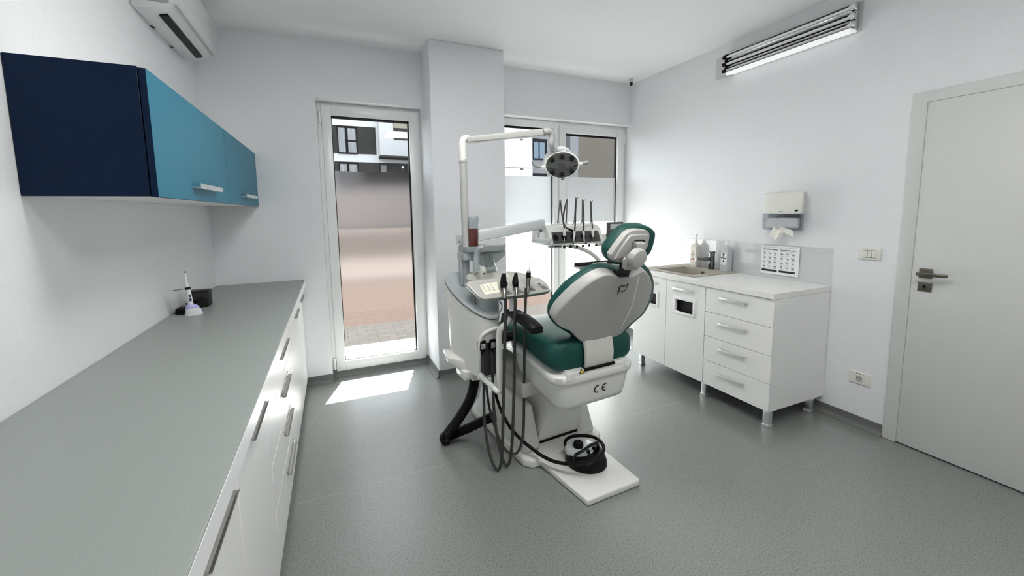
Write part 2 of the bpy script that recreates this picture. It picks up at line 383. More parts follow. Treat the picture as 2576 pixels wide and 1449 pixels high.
# ================================================================== LEFT WALL: base units and worktop
CW = -.2577                                           # door faces
def profile_handle(g, y0, y1, z, x=CW):
    # J-profile pull: flat lip on the door with a hollow grip edge
    pr = [(x, z - .004), (x + .005, z - .009), (x + .013, z - .011), (x + .019, z - .009), (x + .020, z - .005), (x + .013, z - .007), (x + .007, z - .003), (x + .004, z + .003), (x + .003, z + .013), (x, z + .013)]
    g.prism(pr, 'y', y0, y1)
    return g
def hbox(o, y0, y1, z, parent, x=CW, m='pull_steel'):
    g = profile_handle(G(), y0, y1, z, x); obj('handle', g, m, parent)
ZT = .852
def base_unit(y0, y1, label, fronts, plinth=True):
    t = thing('base_cabinet', label, 'cabinet', (XL + .28, (y0 + y1) / 2, 0), group='white base cabinets along the left wall')
    g = G(); x0, x1 = XL + .004, CW - .019
    g.box(x0, x1, y0 + .0005, y0 + .018, .068, ZT); g.box(x0, x1, y1 - .018, y1 - .0005, .068, ZT); g.box(x0, x1, y0 + .018, y1 - .018, .068, .086); g.box(x0, x0 + .01, y0 + .018, y1 - .018, .086, ZT); g.box(x0, x1, y0 + .018, y1 - .018, ZT - .02, ZT)
    obj('carcass', g, 'mid_grey', t)  # grey instead of white, painting shade into the gaps between fronts
    g = G(); g.box(x0 + .05, CW - .06, y0 + .001, y1 - .001, 0, .068); obj('plinth', g, 'dark_grey', t)
    for kind, z0, z1, hy0, hy1, hz in fronts:
        g = G(); g.box(CW - .018, CW, y0 + .0015, y1 - .0015, z0, z1, .0012, 1); p = obj(kind, g, 'white_laminate', t)
        hbox(t, hy0, hy1, hz, p)
    return t
base_unit(.390, .786, 'white base cabinet nearest the camera, mostly below the frame edge', [('door', .070, .849, .45, .72, .797)])
base_unit(.788, 1.177, 'white one-door base cabinet with the biggest visible steel pull, at the picture bottom', [('door', .070, .849, .859, 1.109, .797)])
base_unit(1.179, 1.698, 'white one-door base cabinet between the bottom-edge cabinet and the wide drawer unit', [('door', .070, .849, 1.349, 1.620, .797)])
base_unit(1.700, 2.714, 'wide white four-drawer base cabinet in the middle of the left run', [('drawer', .680, .849, 2.093, 2.431, .793), ('drawer', .497, .677, 2.105, 2.402, .606), ('drawer', .302, .494, 2.093, 2.390, .421), ('drawer', .070, .299, 2.093, 2.409, .224)])
base_unit(2.716, 3.234, 'narrow white one-door base cabinet just beyond the wide drawer unit', [('door', .070, .849, 2.933, 3.216, .786)])
base_unit(3.236, 3.742, 'white base cabinet in the far corner by the glazed door wall', [('door', .070, .849, 3.450, 3.735, .786)])
g = G(); g.box(XL + .001, -.2295, .386, YB - .002, .8525, .909, .004, 3)
wt = single('worktop', g, 'grey_worktop', 'long matte grey-green worktop running along the left wall to the corner', 'worktop', (XL + .3, 2.0, .8525))
g = G(); g.box(-.2293, -.2277, .388, YB - .002, .8540, .9065, .0006, 1); obj('edge_band', g, 'white_edge', wt, 'white front edge')
# ---- wall cupboards
def wall_unit(y0, y1, hy0, hy1, label, end):
    t = thing('wall_cabinet', label, 'cabinet', (XL + .16, (y0 + y1) / 2, 1.513), group='blue wall cabinets')
    x1 = -.532; g = G()
    g.box(XL + .002, x1 - .001, y0 + .017, y1 - .001, 1.513, 1.530); g.box(XL + .002, x1 - .001, y0 + .017, y1 - .001, 1.897, 1.914); g.box(XL + .002, XL + .012, y0 + .018, y1 - .018, 1.530, 1.897); g.box(XL + .013, x1 - .001, y1 - .018, y1 - .001, 1.530, 1.897)
    if not end: g.box(XL + .013, x1 - .001, y0 + .001, y0 + .018, 1.530, 1.897)
    obj('carcass', g, 'white_laminate', t)
    if end:
        g = G(); g.box(XL + .002, x1 - .0015, y0, y0 + .017, 1.512, 1.918, .001, 1); obj('side_panel', g, 'navy', t, 'dark navy end panel')
    g = G(); g.box(-.530, -.5125, y0 + .0015, y1 - .0015, 1.510, 1.914); g2 = obj('door_edge', g, 'navy', t, 'navy edged door board')
    g = G(); g.box(-.5125, -.5115, y0 + .0015, y1 - .0015, 1.510, 1.914); d = obj('door', g, 'teal', t, 'teal blue lift-up door')
    g = G(); pr = [(-.5115, 1.560), (-.484, 1.560), (-.481, 1.563), (-.481, 1.577), (-.484, 1.580), (-.486, 1.577), (-.486, 1.566), (-.5115, 1.566)]
    g.prism(pr, 'y', hy0, hy1); obj('handle', g, 'alu', d)
wall_unit(1.705, 2.729, 2.075, 2.447, 'nearer teal-fronted wall cabinet with a dark navy end panel', True)
wall_unit(2.731, 3.742, 3.092, 3.500, 'farther teal-fronted wall cabinet reaching the back wall corner', False)
# ---- air conditioner above
ac = thing('air_conditioner', 'white wall-mounted air conditioner above the blue cabinets, cut by the picture top', 'air conditioner', (XL, 3.05, 2.467))
prof = [(XL + .001, 2.467), (-.766, 2.468), (-.714, 2.480), (-.668, 2.505), (-.640, 2.545), (-.628, 2.62), (-.630, 2.70), (-.650, 2.745), (-.69, 2.752), (XL + .001, 2.752)]
pr = smooth2(prof, 1); g = G(); g.prism(prof, 'y', 2.672, 3.444, .004, 2); acb = obj('casing', g, 'plastic_cool', ac, ang=50)
g = G(); g.hexa([(-.745, 2.752, 2.462), (-.708, 2.752, 2.472), (-.708, 3.375, 2.472), (-.745, 3.375, 2.462), (-.745, 2.752, 2.472), (-.712, 2.752, 2.486), (-.712, 3.375, 2.486), (-.745, 3.375, 2.472)]); obj('air_slot', g, 'black', acb)
g = G()
for a, b_ in (((-.7735, 2.4665), 0),): pass
g.hexa([(-.666, 2.70, 2.505), (-.660, 2.70, 2.509), (-.660, 3.436, 2.509), (-.666, 3.436, 2.505), (-.664, 2.70, 2.5), (-.655, 2.70, 2.508), (-.655, 3.436, 2.508), (-.664, 3.436, 2.5)]); obj('panel_seam', g, 'grey_plastic', acb)
g = G(); g.box(-.6285, -.6272, 3.20, 3.245, 2.634, 2.640); obj('badge', g, 'mid_grey', acb)
for y in (2.93, 3.22):
    g = G(); g.box(XL + .001, XL + .014, y - .016, y + .016, 2.4655, 2.470); obj('clip', g, 'black', ac)
g = G(); g.tube([(XL + .03, 2.668, 2.55), (XL + .03, 2.60, 2.55), (XL + .03, 2.45, 2.60)], .028, 14); obj('pipe_cover', g, 'black', ac)
g = G(); g.box(XL + .03, -.68, 2.669, 2.672, 2.50, 2.72, .001); obj('end_vent', g, 'mid_grey', ac)
# ---- curing lamp on its charger, box and adapter on the worktop
cl = thing('curing_light', 'white dental curing light standing in its blue-trimmed charger', 'curing light', (-.715, 2.70, .909))
def rot(p, c, a):
    x, y = p[0] - c[0], p[1] - c[1]; return (c[0] + x * math.cos(a) - y * math.sin(a), c[1] + x * math.sin(a) + y * math.cos(a))
cc = (-.715, 2.705)
def rr(w, d, z, dx=0, dy=0, n=28, p=2.6):
    out = []
    for k in range(n):
        a = 2 * PI * k / n; cx, sy = math.cos(a), math.sin(a)
        x = w * math.copysign(abs(cx) ** (2 / p), cx) + dx; y = d * math.copysign(abs(sy) ** (2 / p), sy) + dy
        q = rot((cc[0] + x, cc[1] + y), cc, .45); out.append((q[0], q[1], z))
    return out
g = G(); g.loft([rr(.040, .032, .909), rr(.040, .032, .914), rr(.036, .029, .932), rr(.029, .024, .950, -.004), rr(.020, .018, .964, -.008), rr(.015, .015, .968, -.009)]); chg = obj('charger_base', g, 'plastic_cool', cl)
g = G(); g.loft([rr(.0296, .0246, .949, -.004), rr(.0302, .0252, .953, -.004), rr(.0215, .0195, .965, -.008), rr(.0160, .0160, .969, -.009)]); obj('trim_ring', g, 'lavender', chg)
g = G(); q = rot((cc[0] + .037, cc[1] - .006), cc, .45); g.ell((q[0], q[1], .927), .006, .010, .005); obj('indicator', g, 'blue', chg)
bx, by = rot((cc[0] - .009, cc[1]), cc, .45)
g = G(); g.tube([(bx, by, .950), (bx - .001, by, .99), (bx - .005, by, 1.035), (bx - .009, by, 1.068), (bx - .011, by, 1.095), (bx - .012, by, 1.128), (bx - .012, by, 1.140)], [.0118, .0115, .0108, .0088, .0064, .0050, .0048], 18, 5); hp = obj('handpiece', g, 'plastic', cl)
g = G(); g.cyl((bx - .012, by, 1.140), (bx - .011, by, 1.150), .0052); g.ell((bx - .009, by - .004, 1.146), .005, .004, .004); obj('light_tip', g, 'mid_grey', hp)
g = G(); g.box(bx - .003, bx + .008, by - .0128, by - .009, 1.008, 1.024, .002); g.box(bx - .002, bx + .009, by - .0130, by - .009, .986, 1.004, .002); obj('button', g, 'blue_dark', hp)
g = G(); n_ = 28
sh = [(-.034 + .040 * math.cos(2 * PI * k / n_), .033 * math.sin(2 * PI * k / n_)) for k in range(n_)]
g.prism([(bx + x, by + y) for x, y in sh], 'z', 1.0555, 1.058)
g.bm.transform(Matrix.Translation((bx, by, 1.057)) @ Matrix.Rotation(-.10, 4, 'Y') @ Matrix.Rotation(-.11, 4, 'X') @ Matrix.Translation((-bx, -by, -1.057)))
g.cyl((bx - .006, by, 1.051), (bx - .007, by, 1.063), .0125); obj('glare_shield', g, 'black', cl, 'dark oval glare shield')
g = G(); g.box(-.788, -.690, 2.892, 2.985, .909, 1.006, .005, 2)
bxo = single('storage_box', g, 'black', 'small matte black box against the wall behind the curing light', 'box', (-.74, 2.94, .909))
g = G(); g.box(-.785, -.693, 2.889, 2.892, .914, 1.001, .001); obj('lid', g, 'black_gloss', bxo)
ad = thing('power_adapter', 'black power adapter with coiled lead behind the charger', 'adapter', (-.79, 2.80, .909))
g = G(); g.box(-.815, -.775, 2.77, 2.85, .909, .935, .005); obj('block', g, 'black', ad)
g = G(); g.tube([(-.775, 2.80, .918), (-.755, 2.765, .914), (-.775, 2.735, .913), (-.800, 2.742, .913), (-.812, 2.762, .915), (-.80, 2.775, .916)], .004, 8); g.tube([(-.745, 2.72, .93), (-.757, 2.75, .965), (-.760, 2.775, .955), (-.77, 2.79, .935)], .0022, 6); obj('lead', g, 'black', ad)

# ================================================================== RIGHT WALL
RF = 2.531                                            # front faces of the right-hand units
def bar_handle(g, y0, y1, z, x):
    g.box(x - .026, x - .018, y0, y1, z - .0055, z + .0055, .002); g.box(x - .019, x, y0 + .012, y0 + .020, z - .004, z + .004); g.box(x - .019, x, y1 - .020, y1 - .012, z - .004, z + .004); return g
def leg(g, x, y):
    g.box(x - .020, x + .020, y - .020, y + .020, .018, .121, .002); g.box(x - .024, x + .024, y - .024, y + .024, 0, .022, .002); return g
def r_unit(name, y0, y1, label, fronts, legs, hole=None):
    t = thing(name, label, 'cabinet', (2.82, (y0 + y1) / 2, 0), group='white cabinets on metal legs under the sink worktop')
    x0, x1 = RF + .019, XR - .004; g = G()
    g.box(x0, x1, y0 + .0005, y0 + .018, .121, .872); g.box(x0, x1, y1 - .018, y1 - .0005, .121, .872); g.box(x0, x1, y0 + .018, y1 - .018, .121, .139); g.box(x1 - .01, x1, y0 + .018, y1 - .018, .139, .872)
    obj('carcass', g, 'white_laminate', t)
    for kind, z0, z1, h0, h1, hz in fronts:
        g = G(); a, b_ = y0 + .0015, y1 - .0015
        if hole:
            p0, p1, q0, q1 = hole
            g.box(RF, RF + .018, a, p0, z0, z1); g.box(RF, RF + .018, p1, b_, z0, z1); g.box(RF, RF + .018, p0, p1, z0, q0); g.box(RF, RF + .018, p0, p1, q1, z1)
        else: g.box(RF, RF + .018, a, b_, z0, z1, .0012, 1)
        p = obj(kind, g, 'white_laminate', t)
        obj('handle', bar_handle(G(), h0, h1, hz, RF), 'alu', p)
        if hole:
            p0, p1, q0, q1 = hole; g = G(); w = .018
            ringf = [(p0 - w, p0 + .004, q0 - w, q1 + w), (p1 - .004, p1 + w, q0 - w, q1 + w)]
            for u0, u1, v0, v1 in ringf: g.box(RF - .008, RF + .004, u0, u1, v0, v1, .002)
            g.box(RF - .008, RF + .004, p0, p1, q0 - w, q0 + .004, .002); g.box(RF - .008, RF + .004, p0, p1, q1 - .004, q1 + w, .002)
            obj('waste_flap_frame', g, 'white_edge', p, 'white frame round the waste slot')
            g = G(); g.box(RF + .03, RF + .2, p0 - .02, p1 + .02, q0 - .06, q1 + .03); obj('waste_chute', g, 'black', p, 'black waste opening')
    for x, y in legs: obj('leg', leg(G(), x, y), 'alu', t)
    return t
r_unit('base_cabinet', 2.557, 2.956, 'white cabinet with waste slot half hidden behind the chair, left end of the sink run', [('door', .123, .868, 2.66, 2.87, .812)], [(RF + .06, 2.90), (XR - .07, 2.90)], (2.662, 2.85, .624, .727))
r_unit('base_cabinet', 2.165, 2.555, 'white cabinet with a fully visible black waste slot in its door', [('door', .123, .868, 2.257, 2.474, .812)], [(RF + .06, 2.185)], (2.270, 2.452, .624, .727))
r_unit('drawer_cabinet', 1.642, 2.163, 'white four-drawer cabinet at the right end of the sink run', [('drawer', .686, .868, 1.810, 2.028, .812), ('drawer', .499, .683, 1.811, 2.032, .622), ('drawer', .312, .496, 1.811, 2.029, .433), ('drawer', .123, .309, 1.811, 2.029, .244)], [(RF + .045, 1.675), (XR - .09, 1.68)])
SX0, SX1, SY0, SY1 = 2.645, 3.005, 2.405, 2.815        # basin opening
g = G(); zb, zt = .8735, .909
g.box(2.517, SX0, 1.640, 2.966, zb, zt); g.box(SX1, XR - .001, 1.640, 2.966, zb, zt); g.box(SX0, SX1, 1.640, SY0, zb, zt); g.box(SX0, SX1, SY1, 2.966, zb, zt)
single('worktop', g, 'light_worktop', 'off-white worktop holding the sink on the right wall', 'worktop', (2.8, 2.3, zb))
sk = thing('sink', 'beige square composite sink set into the off-white worktop', 'sink', (2.83, 2.64, .909))
g = G(); x0, x1, y0, y1 = 2.592, 3.108, 2.338, 2.945
g.box(x0, SX0 + .002, y0, y1, .9095, .9165, .003); g.box(SX1 - .002, x1, y0, y1, .9095, .9165, .003); g.box(SX0, SX1, y0, SY0 + .002, .9095, .9165, .003); g.box(SX0, SX1, SY1 - .002, y1, .9095, .9165, .003)
obj('rim', g, 'sink', sk)
g = G(); t_ = .006
g.box(SX0 + .002, SX0 + .002 + t_, SY0 + .002, SY1 - .002, .75, .915); g.box(SX1 - .002 - t_, SX1 - .002, SY0 + .002, SY1 - .002, .75, .915); g.box(SX0 + .002, SX1 - .002, SY0 + .002, SY0 + .002 + t_, .75, .915); g.box(SX0 + .002, SX1 - .002, SY1 - .002 - t_, SY1 - .002, .75, .915); g.box(SX0 + .002, SX1 - .002, SY0 + .002, SY1 - .002, .744, .752)
obj('basin', g, 'sink', sk)
g = G(); g.cyl((SX1 - .009, 2.60, .878), (SX1 - .012, 2.60, .878), .016); obj('overflow_cap', g, 'dark_steel', sk, 'dark round overflow')
g = G(); g.cyl((2.83, 2.61, .752), (2.83, 2.61, .756), .045); obj('drain', g, 'steel', sk)
fa = thing('faucet', 'single-lever chrome tap on the rear ledge of the sink', 'tap', (3.058, 2.566, .9165))
g = G(); g.cyl((3.058, 2.566, .9165), (3.058, 2.566, 1.040), .026, 24); g.hexa([(3.035, 2.550, .985), (3.035, 2.582, .985), (2.925, 2.626, 1.005), (2.918, 2.604, 1.005), (3.035, 2.550, 1.022), (3.035, 2.582, 1.022), (2.925, 2.626, 1.020), (2.918, 2.604, 1.020)], .005); obj('body', g, 'dark_chrome', fa)
g = G(); g.cyl((3.058, 2.566, 1.042), (3.058, 2.566, 1.062), .026, 24); g.hexa([(3.036, 2.546, 1.055), (3.080, 2.546, 1.055), (3.080, 2.586, 1.055), (3.030, 2.590, 1.055), (3.036, 2.546, 1.068), (3.080, 2.546, 1.076), (3.080, 2.586, 1.076), (3.030, 2.590, 1.068)], .004); obj('lever', g, 'dark_chrome', fa)
g = G(); g.cyl((2.925, 2.613, 1.006), (2.925, 2.613, .996), .011); obj('aerator', g, 'chrome', fa)
def soap(y, x, z0, label, bm_, kind):
    t = thing('soap_dispenser_bottle', label, 'soap bottle', (x, y, z0), group='pump bottles on the sink ledge')
    w, d = .0365, .031; ch = .006
    def ringb(k, z): return [(x + sx * (d * k - (ch if a else 0) * k), y + sy * (w * k - (0 if a else ch) * k), z) for sx, sy, a in ((-1, -1, 0), (-1, -1, 1), (1, -1, 1), (1, -1, 0), (1, 1, 0), (1, 1, 1), (-1, 1, 1), (-1, 1, 0))]
    def rb(k, z):
        a, b_ = d * k, w * k; c_ = ch * k
        return [(x - a, y - b_ + c_, z), (x - a + c_, y - b_, z), (x + a - c_, y - b_, z), (x + a, y - b_ + c_, z), (x + a, y + b_ - c_, z), (x + a - c_, y + b_, z), (x - a + c_, y + b_, z), (x - a, y + b_ - c_, z)]
    g = G(); g.loft([rb(.98, z0), rb(1, z0 + .004), rb(1, z0 + .188), rb(.90, z0 + .195), rb(.36, z0 + .215), rb(.33, z0 + .222)]); b_ = obj('bottle', g, bm_, t, ang=30)
    g = G(); g.cyl((x, y, z0 + .222), (x, y, z0 + .246), .0145, 18); g.cyl((x, y, z0 + .246), (x, y, z0 + .252), .010, 14); p = obj('pump_collar', g, 'white_edge', t)
    e = .289 if kind == 0 else .258
    g = G(); g.cyl((x, y, z0 + .250), (x, y, z0 + e), .0045, 10); g.box(x - .012, x + .012, y - .010, y + .013, z0 + e - .001, z0 + e + .009, .003); g.tube([(x, y + .010, z0 + e + .005), (x - .006, y + .030, z0 + e + .005), (x - .010, y + .042, z0 + e - .002)], [.005, .004, .003], 8, 4); obj('pump_head', g, 'white_edge', t)
    g = G(); fx = x - d - .0006; g.box(fx, fx + .0008, y - .026, y + .028, z0 + .055, z0 + .150); lb = obj('label', g, 'paper', t, 'printed front label')
    fm_ = lambda y0, y1, za, zb_, m_, nm: obj(nm, G().box(fx - .0006, fx + .0001, y + y0, y + y1, z0 + za, z0 + zb_), m_, lb)
    if kind == 0:
        fm_(-.006, .008, .134, .148, 'orange', 'emblem'); fm_(-.024, .027, .112, .116, 'orange', 'stripe'); fm_(-.018, .020, .120, .124, 'ink_grey', 'print_line'); fm_(-.010, .016, .100, .103, 'ink_grey', 'print_line'); fm_(-.008, .012, .094, .097, 'ink_grey', 'print_line')
        g = G(); pts = [(y - .020, z0 + .068), (y - .010, z0 + .082), (y + .004, z0 + .086), (y + .022, z0 + .074), (y + .026, z0 + .066), (y + .012, z0 + .062), (y - .006, z0 + .060)]; g.prism(pts, 'x', fx - .0006, fx); obj('hand_picture', g, 'pink', lb)
        g = G(); g.tube([(fx - .0005, y - .022, z0 + .066), (fx - .0005, y + .0, z0 + .072), (fx - .0005, y + .026, z0 + .062)], .0015, 6); obj('hand_outline', g, 'ink', lb)
    else:
        fm_(-.006, .012, .132, .150, 'ink', 'emblem'); fm_(-.026, .028, .110, .116, 'ink', 'stripe'); fm_(-.008, .020, .121, .126, 'ink', 'print_line'); fm_(-.004, .014, .1175, .1205, 'ink_grey', 'print_line')
        g = G(); g.prism([(y + .000, z0 + .078), (y - .006, z0 + .084), (y - .003, z0 + .092), (y + .002, z0 + .101), (y + .006, z0 + .092), (y + .010, z0 + .084), (y + .006, z0 + .078)], 'x', fx - .0006, fx); obj('drop_picture', g, 'ink', lb)
        g = G(); g.tube([(fx - .0004, y + .024, z0 + .074), (fx - .0004, y + .012, z0 + .066), (fx - .0004, y + .006, z0 + .070)], .0008, 6); obj('print_line', g, 'ink', lb)
soap(2.750, 3.066, .9165, 'tall pump bottle with an orange-striped hand picture label, left of the tap', 'cream_bottle', 0)
soap(2.426, 3.066, .9165, 'grey pump bottle with a black drop label, right of the tap', 'grey_bottle', 1)
# glass splashback
g = G(); g.box(XR - .007, XR - .001, 1.642, 2.965, .910, 1.167, .0015, 1)
single('glass_splashback', g, 'splash_glass', 'clear glass splashback panel standing behind the sink and taps', 'splashback', (XR - .004, 2.3, .910))
# poster of hand-washing steps
po = thing('hand_hygiene_poster', 'white two-page hand washing instruction sheet with icon grids on the splashback', 'poster', (XR - .008, 2.005, .937))
g = G(); g.box(XR - .0095, XR - .0085, 1.859, 2.150, .937, 1.159); pp = obj('sheet', g, 'paper', po)
px_ = XR - .0097
def pm(nm, y0, y1, z0, z1, m_='ink'): obj(nm, G().box(px_ - .0004, px_, y0, y1, z0, z1), m_, pp)
for yl, head in ((2.139, 'CUM SPĂLĂM MÂINILE?'), (2.004, 'CUM DEZINFECTĂM MÂINILE?')):
    yr = yl - .120
    pm('rule', yr, yl, 1.1465, 1.1475); pm('rule', yl - .036, yl, 1.1385, 1.140); pm('rule', yr, yl, 1.117, 1.118); pm('footer_bar', yr, yl, .957, .972); pm('print_line', yr + .085, yl - .004, .963, .966, 'paper')
    text('heading', head, .0115 if len(head) < 20 else .0088, face_M((px_ - .0003, yl - .060, 1.1275), (0, -1, 0), (-1, 0, 0)), 'ink', pp)
    for r_ in range(4):
        for c_ in range(3):
            y = yl - .018 - c_ * .042; z = 1.098 - r_ * .034
            g = G(); n_ = random.randint(5, 8); a0 = random.random() * 6
            g.prism([(y + (.007 + .005 * random.random()) * math.cos(a0 + 2 * PI * k / n_) * 1.2, z + (.004 + .005 * random.random()) * math.sin(a0 + 2 * PI * k / n_)) for k in range(n_)], 'x', px_ - .0004, px_); obj('step_picture', g, 'poster_grey', pp)
            pm('step_number', y + .0135, y + .0165, z + .007, z + .011)
            pm('caption', y - .012, y + .012, z - .0135, z - .0122, 'ink_grey'); pm('caption', y - .008, y + .009, z - .0165, z - .0152, 'ink_grey')
# paper-towel dispenser
td = thing('paper_towel_dispenser', 'white paper towel dispenser on the right wall above the sink', 'dispenser', (XR, 1.955, 1.275))
g = G(); X0 = 3.005
def dr(k, x, z0, z1): return [(x, 1.808 - k, z0), (x, 2.098 + k, z0), (x, 2.098 + k, z1), (x, 1.808 - k, z1)]
g.hexa([(X0, 1.800, 1.405), (XR - .002, 1.846, 1.405), (XR - .002, 2.125, 1.405), (X0, 2.088, 1.405), (X0 + .014, 1.804, 1.562), (XR - .002, 1.846, 1.568), (XR - .002, 2.125, 1.568), (X0 + .014, 2.084, 1.562)], .014, 4); obj('cover', g, 'cream_white', td)
g = G(); g.hexa([(X0 + .012, 1.806, 1.288), (XR - .002, 1.848, 1.276), (XR - .002, 2.122, 1.276), (X0 + .012, 2.088, 1.288), (X0 + .003, 1.803, 1.405), (XR - .002, 1.847, 1.405), (XR - .002, 2.124, 1.405), (X0 + .003, 2.088, 1.405)], .008, 3)
for f in list(g.bm.faces): pass
obj('window', g, 'smoke_plastic', td, 'smoky see-through lower window')
g = G(); g.hexa([(X0 + .025, 1.83, 1.300), (XR - .006, 1.87, 1.300), (XR - .006, 2.085, 1.300), (X0 + .025, 2.075, 1.300), (X0 + .03, 1.84, 1.375), (XR - .006, 1.87, 1.375), (XR - .006, 2.08, 1.375), (X0 + .03, 2.07, 1.375)], .012, 3); obj('towel_stack', g, 'tissue', td)
g = G(); g.box(X0 - .003, X0 + .004, 1.826, 1.846, 1.424, 1.436, .002); g.cyl((X0 - .003, 1.836, 1.430), (X0 - .010, 1.836, 1.430), .006); obj('lock', g, 'black', td)
g = G(); g.box(X0 - .0012, X0 + .001, 1.93, 1.962, 1.417, 1.425, .0005, 1); obj('badge', g, 'mid_grey', td)
def sheet(pts_rows, th=.0012):
    g = G(); rings = []
    for row in pts_rows:
        P = [Vector(p) for p in row]
        rings.append([p for p in P] + [p + Vector((th, 0, 0)) for p in reversed(P)])
    g.loft(rings); return g
g = sheet([[(3.040, 1.925, 1.335), (3.026, 1.945, 1.342), (3.022, 1.962, 1.336), (3.036, 1.985, 1.340)], [(3.036, 1.915, 1.300), (3.014, 1.940, 1.306), (3.024, 1.965, 1.298), (3.012, 2.000, 1.305)], [(3.024, 1.925, 1.268), (3.006, 1.950, 1.262), (3.022, 1.975, 1.270), (3.006, 2.018, 1.262)], [(3.030, 1.950, 1.236), (3.010, 1.968, 1.222), (3.024, 1.992, 1.238), (3.010, 2.030, 1.240)], [(3.030, 1.962, 1.222), (3.014, 1.976, 1.212), (3.024, 1.996, 1.226), (3.016, 2.024, 1.232)]])
g2 = sheet([[(3.028, 1.955, 1.322), (3.022, 1.945, 1.312), (3.030, 1.938, 1.296)], [(3.018, 1.925, 1.308), (3.010, 1.918, 1.290), (3.022, 1.914, 1.262)], [(3.024, 1.890, 1.297), (3.010, 1.884, 1.276), (3.020, 1.878, 1.250)], [(3.014, 1.858, 1.286), (3.020, 1.855, 1.264), (3.012, 1.852, 1.238)]])
me = bpy.data.meshes.new('tmp'); g2.bm.to_mesh(me); g.bm.from_mesh(me); bpy.data.meshes.remove(me)
obj('hanging_towel', g, 'tissue', td, 'crumpled white towel end hanging out', ang=20)
# switch, socket, camera
sw = thing('light_switch', 'white three-rocker light switch between worktop and door', 'switch', (XR, 1.435, 1.11))
g = G(); g.box(XR - .009, XR - .001, 1.376, 1.494, 1.112, 1.190, .004, 3); obj('plate', g, 'cream_plate', sw)
g = G(); g.box(XR - .0096, XR - .008, 1.400, 1.470, 1.126, 1.174); obj('rocker_surround', g, 'dark_grey', sw)
for k, y in enumerate((1.4585, 1.435, 1.4115)):
    g = G(); a = .003 if k == 0 else 0
    g.hexa([(XR - .012 - a, y - .0108, 1.128), (XR - .006, y - .0108, 1.128), (XR - .006, y + .0108, 1.128), (XR - .012 - a, y + .0108, 1.128), (XR - .0112, y - .0108, 1.172), (XR - .006, y - .0108, 1.172), (XR - .006, y + .0108, 1.172), (XR - .0112, y + .0108, 1.172)], .0015); obj('rocker', g, 'cream_plate', sw)
so = thing('wall_socket', 'white wall socket low on the wall beside the door frame', 'socket', (XR, 1.435, .285))
g = G(); g.box(XR - .009, XR - .001, 1.374, 1.496, .287, .369, .004, 3); obj('plate', g, 'cream_plate', so)
g = G(); g.box(XR - .011, XR - .008, 1.412, 1.458, .305, .351, .002); ins = obj('socket_insert', g, 'cream_plate', so)
g = G(); g.lathe([(.0195, 0), (.0195, .0012), (.0175, .0012), (.0168, -.001), (0.0001, -.001)], (XR - .0112, 1.435, .327), (-1, 0, 0)); obj('round_well', g, 'sock_grey', ins)
for y, z in ((1.4445, .327), (1.4255, .327)): obj('pin_hole', G().cyl((XR - .0104, y, z), (XR - .0124, y, z), .0028, 10), 'black', ins)
g = G(); g.box(XR - .0125, XR - .010, 1.432, 1.438, .308, .312); g.box(XR - .0125, XR - .010, 1.432, 1.438, .342, .346); obj('earth_clip', g, 'dark_steel', ins)
for y in (1.452, 1.414): obj('mark', G().prism([(y - .0035, .3545), (y + .0035, .3545), (y, .3605)], 'x', XR - .0094, XR - .0088), 'ink', so)
obj('mark', G().box(XR - .0094, XR - .0088, 1.424, 1.444, .3550, .3595), 'ink', so)
ca = thing('security_camera', 'small white bullet camera fixed to the ceiling in the far corner', 'camera', (2.985, 3.60, ZC))
g = G(); g.cyl((2.985, 3.60, ZC - .001), (2.985, 3.60, ZC - .006), .022, 20); g.cyl((2.985, 3.60, ZC - .004), (2.985, 3.60, ZC - .045), .0195, 20); obj('mount', g, 'plastic_cool', ca)
cd = (Vector((0, 0, 1.35)) - Vector((2.985, 3.60, ZC - .05))).normalized(); cp = Vector((2.985, 3.60, ZC - .052))
g = G(); g.cyl(cp - cd * .03, cp + cd * .026, .0215, 22); g.lathe([(.0215, 0), (.0225, .001), (.0225, .004), (.018, .004)], cp + cd * .024, cd, 22); obj('housing', g, 'white_edge', ca)
g = G(); g.cyl(cp + cd * .025, cp + cd * .0285, .0185, 22); obj('lens', g, 'lens', ca)
# twin-tube wall luminaire
li = thing('fluorescent_luminaire', 'long chrome-reflector tube light high on the right wall', 'wall lamp', (XR, 2.1, 2.55))
g = G(); g.box(XR - .006, XR - .001, 1.578, 2.652, 2.553, 2.736); obj('back_plate', g, 'alu_white', li)
Y0, Y1 = 1.60, 2.545
g = G()
pr = [(XR - .006, 2.7355), (XR - .032, 2.7345), (XR - .048, 2.722), (XR - .030, 2.712), (XR - .016, 2.700), (XR - .030, 2.684), (XR - .052, 2.672), (XR - .030, 2.660), (XR - .016, 2.644), (XR - .030, 2.628), (XR - .052, 2.616), (XR - .030, 2.604), (XR - .018, 2.592), (XR - .030, 2.578), (XR - .075, 2.566), (XR - .006, 2.562)]
g.prism(pr, 'y', Y0, Y1); obj('reflector', g, 'mirror', li)
g = G(); g.hexa([(XR - .080, Y0, 2.540), (XR - .006, Y0, 2.556), (XR - .006, Y1 - .06, 2.556), (XR - .080, Y1 - .06, 2.540), (XR - .084, Y0, 2.566), (XR - .006, Y0, 2.563), (XR - .006, Y1 - .06, 2.563), (XR - .084, Y1 - .06, 2.566)], .001, 1); obj('lower_shade', g, 'lit_shade', li, 'glowing white lower shade')
